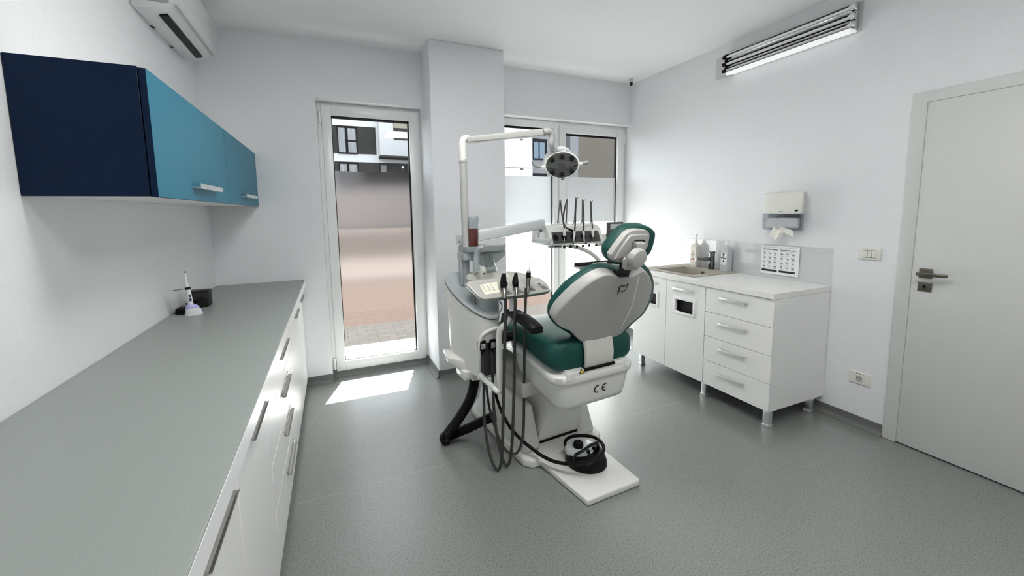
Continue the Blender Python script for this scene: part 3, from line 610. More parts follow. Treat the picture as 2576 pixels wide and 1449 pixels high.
for z in (2.700, 2.644, 2.592):
    g = G(); g.cyl((XR - .043, Y0 + .03, z), (XR - .043, Y1 - .03, z), .0105, 16); obj('tube', g, 'tube', li)
    for y0, y1 in ((Y0 - .004, Y0 + .032), (Y1 - .032, Y1 + .004)):
        g = G(); g.box(XR - .060, XR - .010, y0, y1, z - .013, z + .013, .003); g.cyl((XR - .043, (y0 + y1) / 2 - .014, z), (XR - .043, (y0 + y1) / 2 + .014, z), .0125, 16); obj('socket', g, 'black' if y1 > 2 else 'chrome', li)

# square ceiling panels (above the picture's upper edge; one shows as a reflection in the glazed door, the other is added unseen as fill light)
for x, y, lab in ((1.25, .22, 'square white ceiling light panel nearer the camera, mirrored in the glazed door'), (.48, 1.62, 'added unseen ceiling light panel brightening the left worktop side of the room')):
    t = thing('ceiling_light_panel', lab, 'ceiling lamp', (x, y, ZC - .03), group='ceiling light panels')
    g = G(); ringframe2(g, x - .31, x + .31, y - .31, y + .31, .012, ZC - .026, ZC - .001); obj('frame', g, 'pvc', t)
    g = G(); g.box(x - .298, x + .298, y - .298, y + .298, ZC - .030, ZC - .006); obj('diffuser', g, 'lamp_lit', t)
# ================================================================== DENTAL CHAIR (own axes: x right, y towards the feet, z up)
CB, SB = 1 / math.sqrt(1 + .52 ** 2), .52 / math.sqrt(1 + .52 ** 2)
def bpt(x, s, off=0): return (x, .15 - SB * s + off * CB + .55 * x * x, .78 + CB * s + off * SB)
CH_, SH_ = 1 / math.sqrt(1.09), .3 / math.sqrt(1.09)
def hpt(x, s, off=0): return (x, -.07 - SH_ * s + off * CH_, 1.2 + CH_ * s + off * SH_)
def scaled(o, k, c=None):
    cx = sum(p[0] for p in o) / len(o) if c is None else c[0]; cy = sum(p[1] for p in o) / len(o) if c is None else c[1]
    return [(cx + (p[0] - cx) * k, cy + (p[1] - cy) * k) for p in o]
def pad(outline, steps, fn, g=None):                # steps: (scale, offset)
    g = g or G(); c = (sum(p[0] for p in outline) / len(outline), sum(p[1] for p in outline) / len(outline))
    g.loft([[fn(x, s, off) for x, s in scaled(outline, k, c)] for k, off in steps]); return g
def superell(w, d, z, cx=0, cy=0, p=5, n=40):
    out = []
    for k in range(n):
        a = 2 * PI * k / n; c_, s_ = math.cos(a), math.sin(a)
        out.append((cx + w * math.copysign(abs(c_) ** (2 / p), c_), cy + d * math.copysign(abs(s_) ** (2 / p), s_), z))
    return out
chair = thing('dental_chair', 'reclining dental chair with green upholstery and white shell in the room centre', 'dental chair', (0, .6, 0), True)
# base
g = G(); g.prism([(-.283, .44), (-.245, .395), (-.205, .390), (.235, .405), (.285, .44), (.300, .50), (.30, 1.15), (.2, 1.28), (-.2, 1.28), (-.30, 1.15)], 'z', 0, .048, .010, 3); obj('base_slab', g, 'plastic', chair)
g = G(); g.prism([(-.165, .004), (-.155, .006), (.168, -.006), (.180, .004), (.196, .395), (-.196, .395)], 'z', .002, .032, .008, 3); g.hexa([(-.196, .385, .01), (.196, .385, .01), (.165, .50, .01), (-.165, .50, .01), (-.196, .39, .033), (.196, .39, .033), (.150, .497, .070), (-.150, .497, .070)], .003); obj('foot_plate', g, 'plastic', chair)
for sx in (-1, 1):
    g = G(); a = lambda x: x * sx
    pts = [(a(.268), .47, .046), (a(.135), .47, .046), (a(.150), 1.16, .046), (a(.268), 1.16, .046), (a(.212), .515, .318), (a(.172), .515, .318), (a(.172), 1.10, .34), (a(.212), 1.10, .34)]
    if sx > 0: pts = [pts[1], pts[0], pts[3], pts[2], pts[5], pts[4], pts[7], pts[6]]
    g.hexa(pts, .022, 4); obj('base_shell', g, 'plastic', chair)
g = G(); g.loft([[(-.150, .500, .076), (.146, .500, .076), (.146, .95, .076), (-.150, .95, .076)], [(-.150, .50, .082), (.146, .50, .082), (.146, .95, .082), (-.150, .95, .082)], [(-.110, .400, .36), (.125, .400, .36), (.125, .85, .36), (-.110, .85, .36)], [(-.11, .40, .46), (.11, .40, .46), (.11, .80, .46), (-.11, .80, .46)]]); obj('lift_cover', g, 'plastic', chair)
g = G(); g.box(-.150, .148, .492, .510, .060, .080); obj('lift_gap', g, 'black', chair)
g = G(); g.lathe([(.0001, -.115), (.03, -.112), (.052, -.10), (.075, -.055), (.105, 0), (.12, .03)], (-.02, .335, .445), (0, 0, 1), 28, 1.0, .8); obj('bellows', g, 'plastic', chair)
# seat tub
def tilt(r, k=.16): return [(x, y, z + k * max(0, y - .2)) for x, y, z in r]
rings = [tilt(superell(w, d, z, 0, cy, 7, 56)) for w, d, z, cy in ((.150, .16, .432, .40), (.210, .222, .432, .39), (.226, .234, .440, .388), (.236, .241, .47, .388), (.249, .255, .555, .388), (.250, .258, .575, .388), (.262, .268, .582, .390), (.266, .272, .592, .390), (.266, .272, .622, .390), (.258, .264, .630, .390), (.20, .2, .632, .390))]
g = G(); g.loft(rings); tub = obj('seat_tub', g, 'plastic', chair, ang=50)
g = G(); g.hexa([(-.212, .118, .60), (.192, .118, .60), (.182, .22, .60), (-.205, .22, .60), (-.205, .122, .648), (.184, .122, .648), (.175, .21, .66), (-.198, .21, .66)], .008, 3); obj('rear_cover', g, 'plastic', tub)
g = G(); g.box(-.100, .100, .116, .150, .640, .6535); obj('slot', g, 'black', tub)
g = G(); g.hexa([(-.135, .1175, .632), (-.100, .1175, .632), (-.100, .121, .632), (-.135, .121, .632), (-.118, .1205, .655), (-.117, .1205, .655), (-.117, .124, .655), (-.118, .124, .655)]); obj('warning_triangle', g, 'ink', tub, 'black and yellow warning triangle')
g = G(); g.hexa([(-.129, .1165, .635), (-.106, .1165, .635), (-.106, .120, .635), (-.129, .120, .635), (-.118, .1195, .650), (-.117, .1195, .650), (-.117, .123, .650), (-.118, .123, .650)]); obj('warning_triangle', g, 'yellow', tub, 'yellow field of the warning triangle')
# CE mark on the tub back
def arcpts(c, r, a0, a1, n=14): return [(c[0] + r * math.cos(math.radians(a0 + (a1 - a0) * k / n)), c[1], c[2] + r * math.sin(math.radians(a0 + (a1 - a0) * k / n))) for k in range(n + 1)]
yce = .1415
def tuby(z): return .388 - .241 - (z - .47) / .085 * (.014) - .0012
g = G(); 
for cx, e in ((.000, 0), (.052, 1)):
    P = [(x, tuby(z), z) for x, y, z in arcpts((cx, 0, .5175), .0195, 75, 285)]; g.ribbon(P, [.0065] * len(P), (0, -1, -.2), .0015)
    if e: P = [(cx - .0195, tuby(.5175), .5175), (cx - .003, tuby(.5175), .5175)]; g.ribbon(P, [.0065] * 2, (0, -1, -.2), .0015)
obj('ce_mark', g, 'ink', tub, 'black CE mark')
# seat cushion
def sect(y, w, zb, zt, bol=.0, p=3.6, n=44):
    out = []; zc, hz = (zb + zt) / 2, (zt - zb) / 2
    for k in range(n):
        a = 2 * PI * k / n; c_, s_ = math.cos(a), math.sin(a)
        x = w * math.copysign(abs(c_) ** (2 / p), c_); z = zc + hz * math.copysign(abs(s_) ** (2 / p), s_)
        if s_ > 0: z += bol * (abs(x) / w) ** 2 * s_
        out.append((x, y, z))
    return out
SEC = [(.146, .15, .672, .735, 0), (.149, .21, .650, .764, 0), (.157, .244, .636, .785, .004), (.172, .260, .628, .796, .008), (.20, .268, .626, .799, .012), (.26, .272, .634, .797, .016), (.36, .274, .652, .798, .016), (.5, .268, .676, .800, .012), (.62, .262, .674, .792, .006), (.74, .254, .66, .776, 0), (.88, .244, .62, .738, 0), (1.02, .236, .56, .688, 0), (1.16, .230, .49, .622, 0), (1.28, .226, .42, .550, 0), (1.36, .220, .37, .495, 0), (1.385, .20, .37, .47, 0), (1.392, .16, .39, .45, 0)]
g = G(); g.loft([sect(*s) for s in SEC]); obj('seat', g, 'leather', chair, 'green upholstered seat and leg rest', ang=60)
# back: shell, cushion, bracket
pan = smooth2([(-0.0824,0.0013),(-0.1365,0.0401),(-0.1924,0.0971),(-0.2355,0.1207),(-0.2684,0.1455),(-0.2887,0.1743),(-0.2923,0.1989),(-0.2885,0.2291),(-0.2775,0.2625),(-0.2492,0.3169),(-0.2053,0.3749),(-0.1613,0.4127),(-0.1235,0.4303),(-0.0926,0.4293),(-0.0608,0.4197),(-0.0273,0.4095),(0.0055,0.4049),(0.0426,0.405),(0.0757,0.417),(0.1063,0.4273),(0.1347,0.4257),(0.1812,0.3985),(0.2307,0.3598),(0.2807,0.3058),(0.3109,0.2502),(0.3266,0.2003),(0.3224,0.1207),(0.2513,0.0778),(0.2049,0.0413),(0.1836,0.0108),(0.1524,-0),(0.0916,-0.004),(-0,-0.0029)], 4)
g = pad(pan, [(.94, .045), (1.0, .045), (1.004, .03), (1.002, .004), (.994, -.006), (.982, -.0105), (.974, -.0118), (.966, -.0121), (.955, -.0123), (.947, -.0124), (.940, -.0125), (.7, -.0132), (.4, -.014), (.05, -.014)], bpt); shell = obj('back_shell', g, 'shell', chair, 'white plastic back shell', ang=60)
cus = smooth2([(-0.0456,-0.0624),(-0.0831,-0.0371),(-0.133,0.0139),(-0.1834,0.0504),(-0.2285,0.0844),(-0.2589,0.1179),(-0.2722,0.1467),(-0.2791,0.2012),(-0.2632,0.2611),(-0.2272,0.3304),(-0.1602,0.3914),(-0.123,0.4141),(-0.0865,0.421),(-0.0266,0.4168),(0.0298,0.4016),(0.099,0.393),(0.141,0.4068),(0.1768,0.4162),(0.222,0.4061),(0.2753,0.3769),(0.3532,0.3232),(0.4302,0.2626),(0.4828,0.2103),(0.5423,0.1474),(0.5646,0.0854),(0.5328,0.0124),(0.4067,-0.0101),(0.3366,-0.0414),(0.2868,-0.0649),(0.1785,-0.0716),(0.0748,-0.0738)], 4)
g = pad(cus, [(.90, .035), (.965, .036), (.99, .045), (1.0, .06), (.998, .08), (.985, .098), (.95, .112), (.88, .120), (.6, .118), (.3, .112), (.05, .11)], bpt); obj('back_cushion', g, 'leather', chair, 'green back cushion', ang=60)
g = G(); prof = spl([(.004, .06), (-.010, .02), (-.020, -.03), (-.024, -.075), (-.018, -.12), (-.006, -.150)])
rings = [[(-.094 + .012 * (1 - k / 20), .150 + y - .0065, .775 + z), (.092 - .006 * abs(1 - k / 10), .150 + y - .0065, .775 + z), (.092, .150 + y + .0065, .775 + z), (-.092, .150 + y + .0065, .775 + z)] for k, (y, z) in enumerate(prof)]
g.loft(rings); obj('back_bracket', g, 'bracket', chair, 'curved bracket between tub and back shell')
P0 = [(0.0944,0.4036),(0.1034,0.3779),(0.1252,0.3049),(0.1457,0.2286),(0.1478,0.1573),(0.1442,0.0997),(0.14,0.0558)]
g = G(); g.ribbon([bpt(x, s, -.0105) for x, s in P0], [.007, .0065, .006, .006, .006, .005, .003], (0, -CB, -SB), .004); obj('shell_ridge', g, 'white_edge', shell, 'pale moulded ridge')
# tooth emblem on the shell
def stroke(pts, ws, off=-.0140): 
    P = [Vector(bpt(x, s, off - .0005)) for x, s in pts]; P2, w2 = spline(P, [w * 2 for w in ws], 6); return P2, w2
g = G()
for pts, ws in (([(-0.0029,0.3023),(-0.006,0.3165),(-0.0059,0.3285),(-0.0047,0.3368),(-0.0119,0.3479),(-0.0093,0.356),(0.0023,0.3579),(0.0177,0.3544),(0.0291,0.3597)], [.0004, .0018, .0030, .0040, .0030, .0026, .0024, .0028, .0005]),
                ([(0.0262,0.3617),(0.0338,0.3646),(0.0395,0.3596),(0.04,0.3489),(0.038,0.3372)], [.0004, .0034, .0036, .0020, .0003]),
                ([(-0.0188,0.3276),(0.0003,0.3225),(0.019,0.3218),(0.0358,0.3259),(0.0494,0.3357)], [.0002, .0010, .0012, .0010, .0002])):
    P, w = stroke(pts, ws); g.ribbon(P, w, (0, -CB, -SB), .0008)
for q in [(0.0231,0.3229),(0.0306,0.3249)]: 
    P = [Vector(bpt(q[0], q[1] - .004, -.0143)), Vector(bpt(q[0] + .001, q[1] + .005, -.0143))]; g.ribbon(P, [.006, .006], (0, -CB, -SB), .0008)
obj('tooth_emblem', g, 'ink', shell, 'black tooth emblem')
# head rest
hs = smooth2([(-0.1282,0.0525),(-0.1238,0.0653),(-0.111,0.0879),(-0.0951,0.1103),(-0.0791,0.1328),(-0.0624,0.1526),(-0.04,0.1645),(-0.0152,0.1693),(0.008,0.1696),(0.0394,0.1664),(0.0618,0.1609),(0.0776,0.1498),(0.0851,0.1308),(0.0867,0.1092),(0.0863,0.0876),(0.082,0.0687),(0.0732,0.0528),(0.0439,0.0355),(0.0036,0.0219),(-0.0446,0.0146),(-0.078,0.0166),(-0.1105,0.0289)], 3)
hr = obj('headrest_cushion', pad(smooth2([(-0.1172,0.0452),(-0.1197,0.064),(-0.1161,0.0771),(-0.0935,0.1103),(-0.0594,0.1508),(-0.0378,0.1671),(-0.0131,0.1734),(0.0193,0.1778),(0.0534,0.1782),(0.0865,0.1728),(0.1104,0.1648),(0.1352,0.1496),(0.1444,0.1355),(0.1493,0.1103),(0.1496,0.0823),(0.1473,0.0541),(0.1308,0.0266),(0.073,0.0048),(0.0076,-0.0108),(-0.0405,-0.0094),(-0.0731,0),(-0.0997,0.0157),(-0.1117,0.0314)], 3), [(.85, .008), (.95, .012), (.985, .022), (1.0, .045), (.99, .066), (.95, .080), (.85, .088), (.5, .086), (.05, .082)], hpt), 'leather', chair, 'green head cushion', ang=60)
hsh = obj('headrest_shell', pad(hs, [(.9, .02), (1.0, .02), (1.0, .004), (.985, -.004), (.972, -.007), (.960, -.0078), (.95, -.008), (.94, -.0081), (.93, -.0082), (.6, -.009), (.05, -.011)], hpt), 'shell', chair, 'white head-rest shell', ang=60)
inn = [(-0.1109,0.0396),(-0.1013,0.0678),(-0.0801,0.1055),(-0.0545,0.1442),(-0.0448,0.1497),(0.0011,0.1504),(0.0525,0.1484),(0.0622,0.142),(0.0694,0.1164),(0.073,0.092),(0.0573,0.0659),(0.0258,0.0732),(-0.0044,0.0723),(-0.0342,0.0609),(-0.063,0.0468)]
obj('headrest_inner_plate', pad(inn, [(1.0, -.004), (1.0, -.016), (.975, -.021), (.965, -.0215), (.955, -.0216), (.945, -.0217), (.5, -.022), (.05, -.022)], hpt), 'shell', hsh)
slot = [(-0.0235,0.1193),(-0.023,0.1284),(0.0326,0.1271),(0.0413,0.1214),(0.0485,0.0891),(0.046,0.0705),(0.0418,0.0761),(0.0406,0.0976),(0.0329,0.1178)]
obj('headrest_slot', pad(slot, [(1.0, -.0225), (1.0, -.0242), (.05, -.0242)], hpt), 'ink', hsh)
arm_ = [(-0.0324,0.1208),(0.021,0.1202),(0.0276,0.102),(0.0284,0.0808),(0.0331,0.0645),(0.035,0.0374),(0.0229,0.0165),(0.0178,-0.005),(0.0025,-0.0105),(-0.0177,-0.0107),(-0.0584,-0.0053),(-0.0653,0.018),(-0.0666,0.0367),(-0.0543,0.0556),(-0.0295,0.0711),(-0.0218,0.0838)]
obj('headrest_arm', pad(arm_, [(1.0, -.020), (1.0, -.045), (.965, -.049), (.955, -.0493), (.945, -.0494), (.05, -.050)], hpt), 'shell', hsh)
kc = (-0.0223,0.0576); kn = (0, -CH_, -SH_)
g = G(); c = hpt(kc[0], kc[1], -.048); n_ = 36
rings = []
for r_, h_ in ((.052, 0), (.053, .006), (.051, .026), (.047, .031), (.03, .034), (.0001, .0345)):
    z_ = Vector(kn); x_ = Vector((1, 0, 0)); y_ = z_.cross(x_)
    rings.append([Vector(c) + z_ * h_ + (x_ * math.cos(2 * PI * k / n_) + y_ * math.sin(2 * PI * k / n_)) * r_ * .86 * (1 + (.022 * math.cos(12 * 2 * PI * k / n_) if r_ > .05 else 0)) for k in range(n_)])
g.loft(rings); obj('headrest_knob', g, 'shell', hsh, 'round clamping knob')
hp_ = [(-0.0383,-0.0505),(-0.0419,-0.0267),(-0.0474,0.0039),(-0.0319,0.0054),(-0.0152,0),(-0.013,-0.0153),(0.0328,-0.0261),(0.0227,-0.0577)]
obj('hinge_plate', pad(hp_, [(1.0, .010), (1.0, .003), (.05, .002)], hpt), 'hinge_grey', hsh, 'dark hinge plate')
c = hpt(*(-0.0317,-0.0042), 0); g = G(); g.cyl(c, (c[0], c[1] - .014, c[2] - .004), .014); g.cyl((c[0] + .004, c[1], c[2]), (c[0] + .03, c[1] - .01, c[2] + .002), .007); obj('hinge_bolt', g, 'black_gloss', hsh)
c = hpt(*(-0.0838,0.0501), -.05); g = G(); g.ell(c, .009, .006, .009); obj('bolt_cap', g, 'chrome', hsh)
q = [(-0.0424,0.4227),(-0.0357,0.4188),(0.0176,0.4153),(0.0202,0.4196)]
g = G(); g.hexa([bpt(q[0][0], q[0][1] - .008, -.016), bpt(q[3][0], q[3][1] - .010, -.016), bpt(q[3][0], q[3][1] - .010, .03), bpt(q[0][0], q[0][1] - .008, .03), bpt(q[0][0] + .002, q[0][1] + .001, -.0135), bpt(q[3][0] - .002, q[3][1] + .001, -.0135), bpt(q[3][0] - .002, q[3][1] + .001, .03), bpt(q[0][0] + .002, q[0][1] + .001, .03)]); obj('headrest_slot', g, 'ink', shell)
# arm rest on the left
g = G(); rings = []
for (x, y, z), w, h in zip([(-0.318,0.2149,0.8609),(-0.318,0.2231,0.8633),(-0.32,0.2671,0.8763),(-0.322,0.3354,0.8891),(-0.326,0.4103,0.8981),(-0.33,0.4712,0.8993),(-0.332,0.5024,0.8953),(-0.333,0.5084,0.8929)], (.030, .034, .034, .033, .031, .028, .024, .016), (.016, .019, .020, .020, .019, .018, .017, .011)):
    rings.append([(x + a * w, y, z + b_ * h) for a, b_ in ((-1, -.7), (-.9, -1), (.9, -1), (1, -.7), (1, .6), (.8, 1), (-.8, 1), (-1, .6))])
g.loft(rings); ar = obj('armrest', g, 'black', chair, 'black arm rest', ang=50)
g = G(); g.hexa([(-.350, .55, .70), (-.328, .55, .70), (-.328, .61, .70), (-.350, .61, .70), (-.345, .50, .878), (-.320, .50, .878), (-.320, .56, .878), (-.345, .56, .878)], .006); g.cyl((-.355, .585, .725), (-.24, .585, .725), .028, 20); obj('armrest_post', g, 'black', ar)
g = G(); g.cyl((-.362, .585, .725), (-.355, .585, .725), .022, 20); obj('post_cap', g, 'mid_grey', ar)
# link arm to the spittoon unit
g = G(); g.box(-.300, -.10, .400, .98, .425, .505, .008, 3); g.box(-.42, -.20, .78, .98, .425, .505, .008, 3); obj('unit_beam', g, 'shell', chair, 'beige box beam carrying the spittoon unit')

# ================================================================== SPITTOON UNIT
su = thing('spittoon_unit', 'white spittoon tower with assistant console left of the dental chair', 'dental unit', (-.42, .82, .42), True)
def topz(y): return .985 + .56 * (y - .92)
top = smooth2([(-.530, .97), (-.515, .84), (-.465, .725), (-.405, .655), (-.352, .635), (-.312, .655), (-.290, .74), (-.285, .95), (-.33, 1.02), (-.47, 1.03)], 4)
bot = smooth2([(-.505, .97), (-.490, .86), (-.465, .76), (-.440, .685), (-.405, .668), (-.335, .670), (-.305, .75), (-.295, .95), (-.33, 1.0), (-.46, 1.0)], 4)
g = G(); rings = []
for k in range(0, 11):
    t = k / 10
    rings.append([((b_[0] * (1 - t) + a[0] * t), (b_[1] * (1 - t) + a[1] * t), (.470 + .12 * (b_[1] - .66)) * (1 - t) + topz(a[1]) * t) for a, b_ in zip(top, bot)])
g.loft(rings); body = obj('body', g, 'plastic', su, ang=55)
cxy = (-.40, .83); tk = lambda k: [(cxy[0] + (x - cxy[0]) * k, cxy[1] + (y - cxy[1]) * k) for x, y in top]
g = G(); g.loft([[(x, y, topz(y) + .001) for x, y in tk(1.012)], [(x, y, topz(y) + .008) for x, y in tk(1.014)], [(x, y, topz(y) + .012) for x, y in tk(.985)], [(x, y, topz(y) + .010) for x, y in tk(.5)], [(x, y, topz(y) + .010) for x, y in tk(.05)]]); obj('top_cover', g, 'grey_plastic', su, 'grey sloping top cover', ang=50)
g = G(); g.tube([(x, y, topz(y) - .001) for x, y in tk(1.006)][::2], .0022, 6, 3, True); obj('seam', g, 'ink', body)
g = G(); c0 = (-.345, .735); P = [(c0[0] + .085 * math.cos(a), c0[1] + .075 * math.sin(a), topz(c0[1] + .075 * math.sin(a)) + .0115) for a in [2 * PI * k / 30 for k in range(30)]]; g.tube(P, .004, 8, 0, True); obj('bowl_seat_ring', g, 'grey_plastic', su)
# hose bay: shade of the recess painted as a dark plate
g = G(); g.hexa([(-.441, .652, .488), (-.330, .652, .488), (-.326, .70, .488), (-.441, .70, .488), (-.441, .647, .690), (-.322, .640, .690), (-.322, .70, .690), (-.441, .70, .690)], .004); obj('hose_bay_shade', g, 'dark_grey', su, 'dark plate painting the shade inside the hose bay')
g = G(); g.tube([(-.447, .655, .475), (-.449, .645, .600), (-.447, .638, .700), (-.432, .632, .742), (-.400, .629, .760), (-.360, .629, .768), (-.318, .635, .770)], .012, 10, 6); g.hexa([(-.437, .632, .692), (-.318, .628, .692), (-.318, .68, .692), (-.437, .68, .692), (-.425, .630, .735), (-.318, .630, .752), (-.318, .68, .752), (-.425, .68, .735)], .006); obj('bay_arch', g, 'plastic', su, 'moulded arch over the hose bay')
for x, y in ((-.432, .622), (-.372, .618)):
    g = G(); g.hexa([(x - .020, y, .652), (x + .020, y, .652), (x + .020, y + .03, .652), (x - .020, y + .03, .652), (x - .019, y, .712), (x + .019, y, .712), (x + .019, y + .03, .712), (x - .019, y + .03, .712)], .006); g.cyl((x, y + .012, .628), (x, y + .012, .655), .013, 14); hsk = obj('hose_connector', g, 'black', su)
    g = G(); g.box(x - .013, x + .013, y - .002, y + .001, .662, .694, .001); obj('label', g, 'alu_white', hsk)
    g = G(); P = [(x - .008, y - .0022, .690), (x - .008, y - .0022, .677), (x - .004, y - .0022, .669), (x + .004, y - .0022, .669), (x + .008, y - .0022, .677), (x + .008, y - .0022, .690)]; g.ribbon(P, [.003] * 6, (0, -1, 0), .0006); obj('symbol', g, 'ink', hsk)
g = G(); g.hexa([(-.572, .84, .535), (-.470, .80, .475), (-.45, .96, .475), (-.555, .98, .535), (-.575, .84, .570), (-.480, .80, .545), (-.46, .96, .56), (-.558, .98, .585)], .006); obj('side_shelf', g, 'plastic', su)
g = G(); g.box(-.50, -.44, .76, .90, .435, .490, .006); g.hexa([(-.452, .75, .428), (-.415, .75, .428), (-.40, .88, .428), (-.452, .88, .428), (-.452, .75, .470), (-.415, .75, .470), (-.40, .88, .470), (-.452, .88, .470)]); obj('waste_outlet', g, 'plastic', su)
# post, shelf
g = G(); g.box(-.436, -.392, .895, .945, .975, 1.215, .006, 3); g.box(-.452, -.434, .900, .94, .98, 1.16, .006, 3); obj('post', g, 'grey_plastic', su)
g = G(); shp = smooth2([(-.445, .90), (-.43, .85), (-.30, .83), (-.17, .845), (-.135, .91), (-.17, .98), (-.30, 1.0), (-.43, .985)], 4); cS = (-.29, .915)
kS = lambda k: [(cS[0] + (x - cS[0]) * k, cS[1] + (y - cS[1]) * k) for x, y in shp]
g.loft([[(x, y, 1.200) for x, y in kS(.94)], [(x, y, 1.206) for x, y in kS(.97)], [(x, y, 1.228) for x, y in kS(.98)], [(x, y, 1.236) for x, y in kS(1.0)], [(x, y, 1.236) for x, y in kS(.97)], [(x, y, 1.231) for x, y in kS(.94)], [(x, y, 1.231) for x, y in kS(.05)]])
g.prism([(-.445, 1.20), (-.155, 1.20), (-.158, 1.165), (-.255, 1.098), (-.295, 1.100), (-.375, 1.150), (-.445, 1.150)], 'y', .865, .975, .006, 3); obj('bottle_shelf', g, 'grey_plastic', su, 'grey shelf arm on the post')
# bowl
bc = Vector((-.275, .715, 1.052)); g = G()
g.lathe([(.30, -.125), (.55, -.118), (.80, -.075), (.95, -.025), (.985, -.004), (1.0, 0), (1.0, .006), (.97, .006), (.95, -.002), (.90, -.018), (.70, -.05), (.4, -.066), (.0001, -.07)], bc, (.05, -.16, 1), 44, .215, .125); bowl = obj('bowl', g, 'cream_bowl', su, 'oval spittoon bowl', ang=60)
g = G(); g.lathe([(.075, -.10), (.070, .0), (.066, .03)], (-.345, .745, .93), (0, 0, 1), 28); obj('bowl_neck', g, 'grey_plastic', su)
g = G(); g.lathe([(.021, 0), (.020, .025), (.017, .042), (.010, .052), (.0001, .054)], (-0.3968,0.69,1.0768), (0, 0, 1), 20); c = (-0.4024,0.655,1.0965); g.cyl((c[0], c[1], c[2]), (c[0], c[1] - .012, c[2]), .008, 14); obj('rinse_spout', g, 'cream_bowl', bowl)
g = G(); c = (-0.4083,0.642,1.0987); g.cyl(c, (c[0], c[1] - .003, c[2]), .0045, 12); obj('spout_hole', g, 'ink', bowl)
g = G(); g.tube([(-0.3874,0.8,1.0899),(-0.3894,0.8,1.1269),(-0.3868,0.8,1.1735),(-0.3831,0.79,1.2107),(-0.3734,0.775,1.2312),(-0.36,0.76,1.2335)], [.021, .020, .019, .018, .015, .010], 14, 5); obj('cup_filler', g, 'grey_plastic', su, 'curved grey cup filler')
g = G(); c = Vector((-0.303,0.78,1.0821)); g.lathe([(.040, .0), (.042, .002), (.034, .055), (.026, .115), (.024, .115), (.032, .055), (.039, .004), (.0001, .004)], c, (-.18, 0, 1), 26); obj('splash_guard', g, 'clear_plastic', su, 'clear plastic splash guard')
# assistant console on its bent tube
topc = [(-0.586,0.488,1.0835),(-0.5826,0.476,1.0739),(-0.5702,0.4557,1.0579),(-0.5576,0.4315,1.0388),(-0.5451,0.4075,1.0198),(-0.5259,0.3941,1.0093),(-0.4199,0.393,1.0084),(-0.3372,0.3908,1.0066),(-0.2559,0.389,1.0052),(-0.1307,0.3927,1.0081),(-0.1165,0.3967,1.0113),(-0.1158,0.4344,1.0411),(-0.1362,0.4703,1.0694),(-0.1874,0.4901,1.0851),(-0.3364,0.4989,1.092),(-0.4973,0.4976,1.091),(-0.5595,0.4951,1.089)]
topc = [Vector(p) for p in topc]
cc_ = sum(topc, Vector((0, 0, 0))) / len(topc); n_c = Vector((0, -.79, 1)).normalized()
def ringc(k, dz, dy=0): return [cc_ + (p - cc_) * k + n_c * dz + Vector((0, dy, 0)) for p in topc]
g = G(); g.loft([ringc(.55, -.050, .03), ringc(.80, -.044, .015), ringc(.93, -.030, .004), ringc(.985, -.016), ringc(1.0, -.008), ringc(1.0, -.003), ringc(.99, .000), ringc(.965, .001), ringc(.05, .001)]); con = obj('console', g, 'console_plastic', su, 'assistant console', ang=60)
kp = [Vector(q) for q in [(-0.5169,0.4692,1.0685),(-0.5098,0.4147,1.0255),(-0.4224,0.4185,1.0285),(-0.4173,0.4414,1.0466),(-0.4112,0.4758,1.0738)]]
g = G(); g.loft([[q + n_c * .0008 for q in kp], [q + n_c * .0022 for q in kp]]); pad_ = obj('keypad', g, 'cream', con, 'cream keypad with round key symbols')
ux = Vector((1, 0, 0)); uy = n_c.cross(ux)
for q in [(-0.501,0.4611,1.0621),(-0.4772,0.4603,1.0615),(-0.4547,0.461,1.0621),(-0.5005,0.4482,1.052),(-0.4735,0.4475,1.0514),(-0.4502,0.4475,1.0514),(-0.4953,0.4339,1.0407),(-0.4733,0.4343,1.041),(-0.4495,0.4331,1.0401)]:
    q = Vector(q) + n_c * .0024
    g = G(); g.tube([q + (ux * math.cos(2 * PI * k / 14) + uy * math.sin(2 * PI * k / 14)) * .0058 for k in range(14)], .0006, 5, 0, True); g.tube([q - ux * .0025, q + ux * .0025], .001, 5, 0); obj('key_symbol', g, 'ink_grey', pad_)
for q in [(-0.3947,0.4369,1.043),(-0.3231,0.4346,1.0413),(-0.2473,0.4377,1.0437),(-0.1699,0.4411,1.0463)]:
    q = Vector(q)
    g = G(); g.tube([q + (ux * math.cos(2 * PI * k / 22) * .027 + uy * math.sin(2 * PI * k / 22) * .021) + n_c * .002 for k in range(22)], .0028, 8, 0, True); g.loft([[q + (ux * math.cos(2 * PI * k / 22) * .025 + uy * math.sin(2 * PI * k / 22) * .020) + n_c * h for k in range(22)] for h in (.0005, .0022)]); hl = obj('holder_cup', g, 'shell', con)
    P = [(-.010, .004), (.006, .006), (.016, -.012), (.034, -.034), (.036, -.044), (.004, -.044), (.004, -.024), (-.006, -.014)]
    g = G(); g.loft([[q + ux * a + uy * b_ + n_c * h for a, b_ in P] for h in (.001, .0032)]); obj('hose_slot', g, 'slot_grey', hl)
g = G(); g.tube([(-0.453,0.62,0.5137),(-0.4508,0.55,0.5032),(-0.4412,0.485,0.4941),(-0.4308,0.455,0.4797),(-0.4184,0.445,0.4827),(-0.4153,0.445,0.5037),(-0.4193,0.445,0.5418),(-0.4192,0.445,0.6585),(-0.4185,0.445,0.7678),(-0.4151,0.445,0.8125),(-0.4003,0.445,0.8338),(-0.3715,0.445,0.8513),(-0.3491,0.445,0.8723),(-0.3394,0.445,0.8953),(-0.3367,0.445,0.9373),(-0.3348,0.445,0.9823)], .0165, 16, 5); obj('support_tube', g, 'plastic', su, 'bent white tube holding the console')
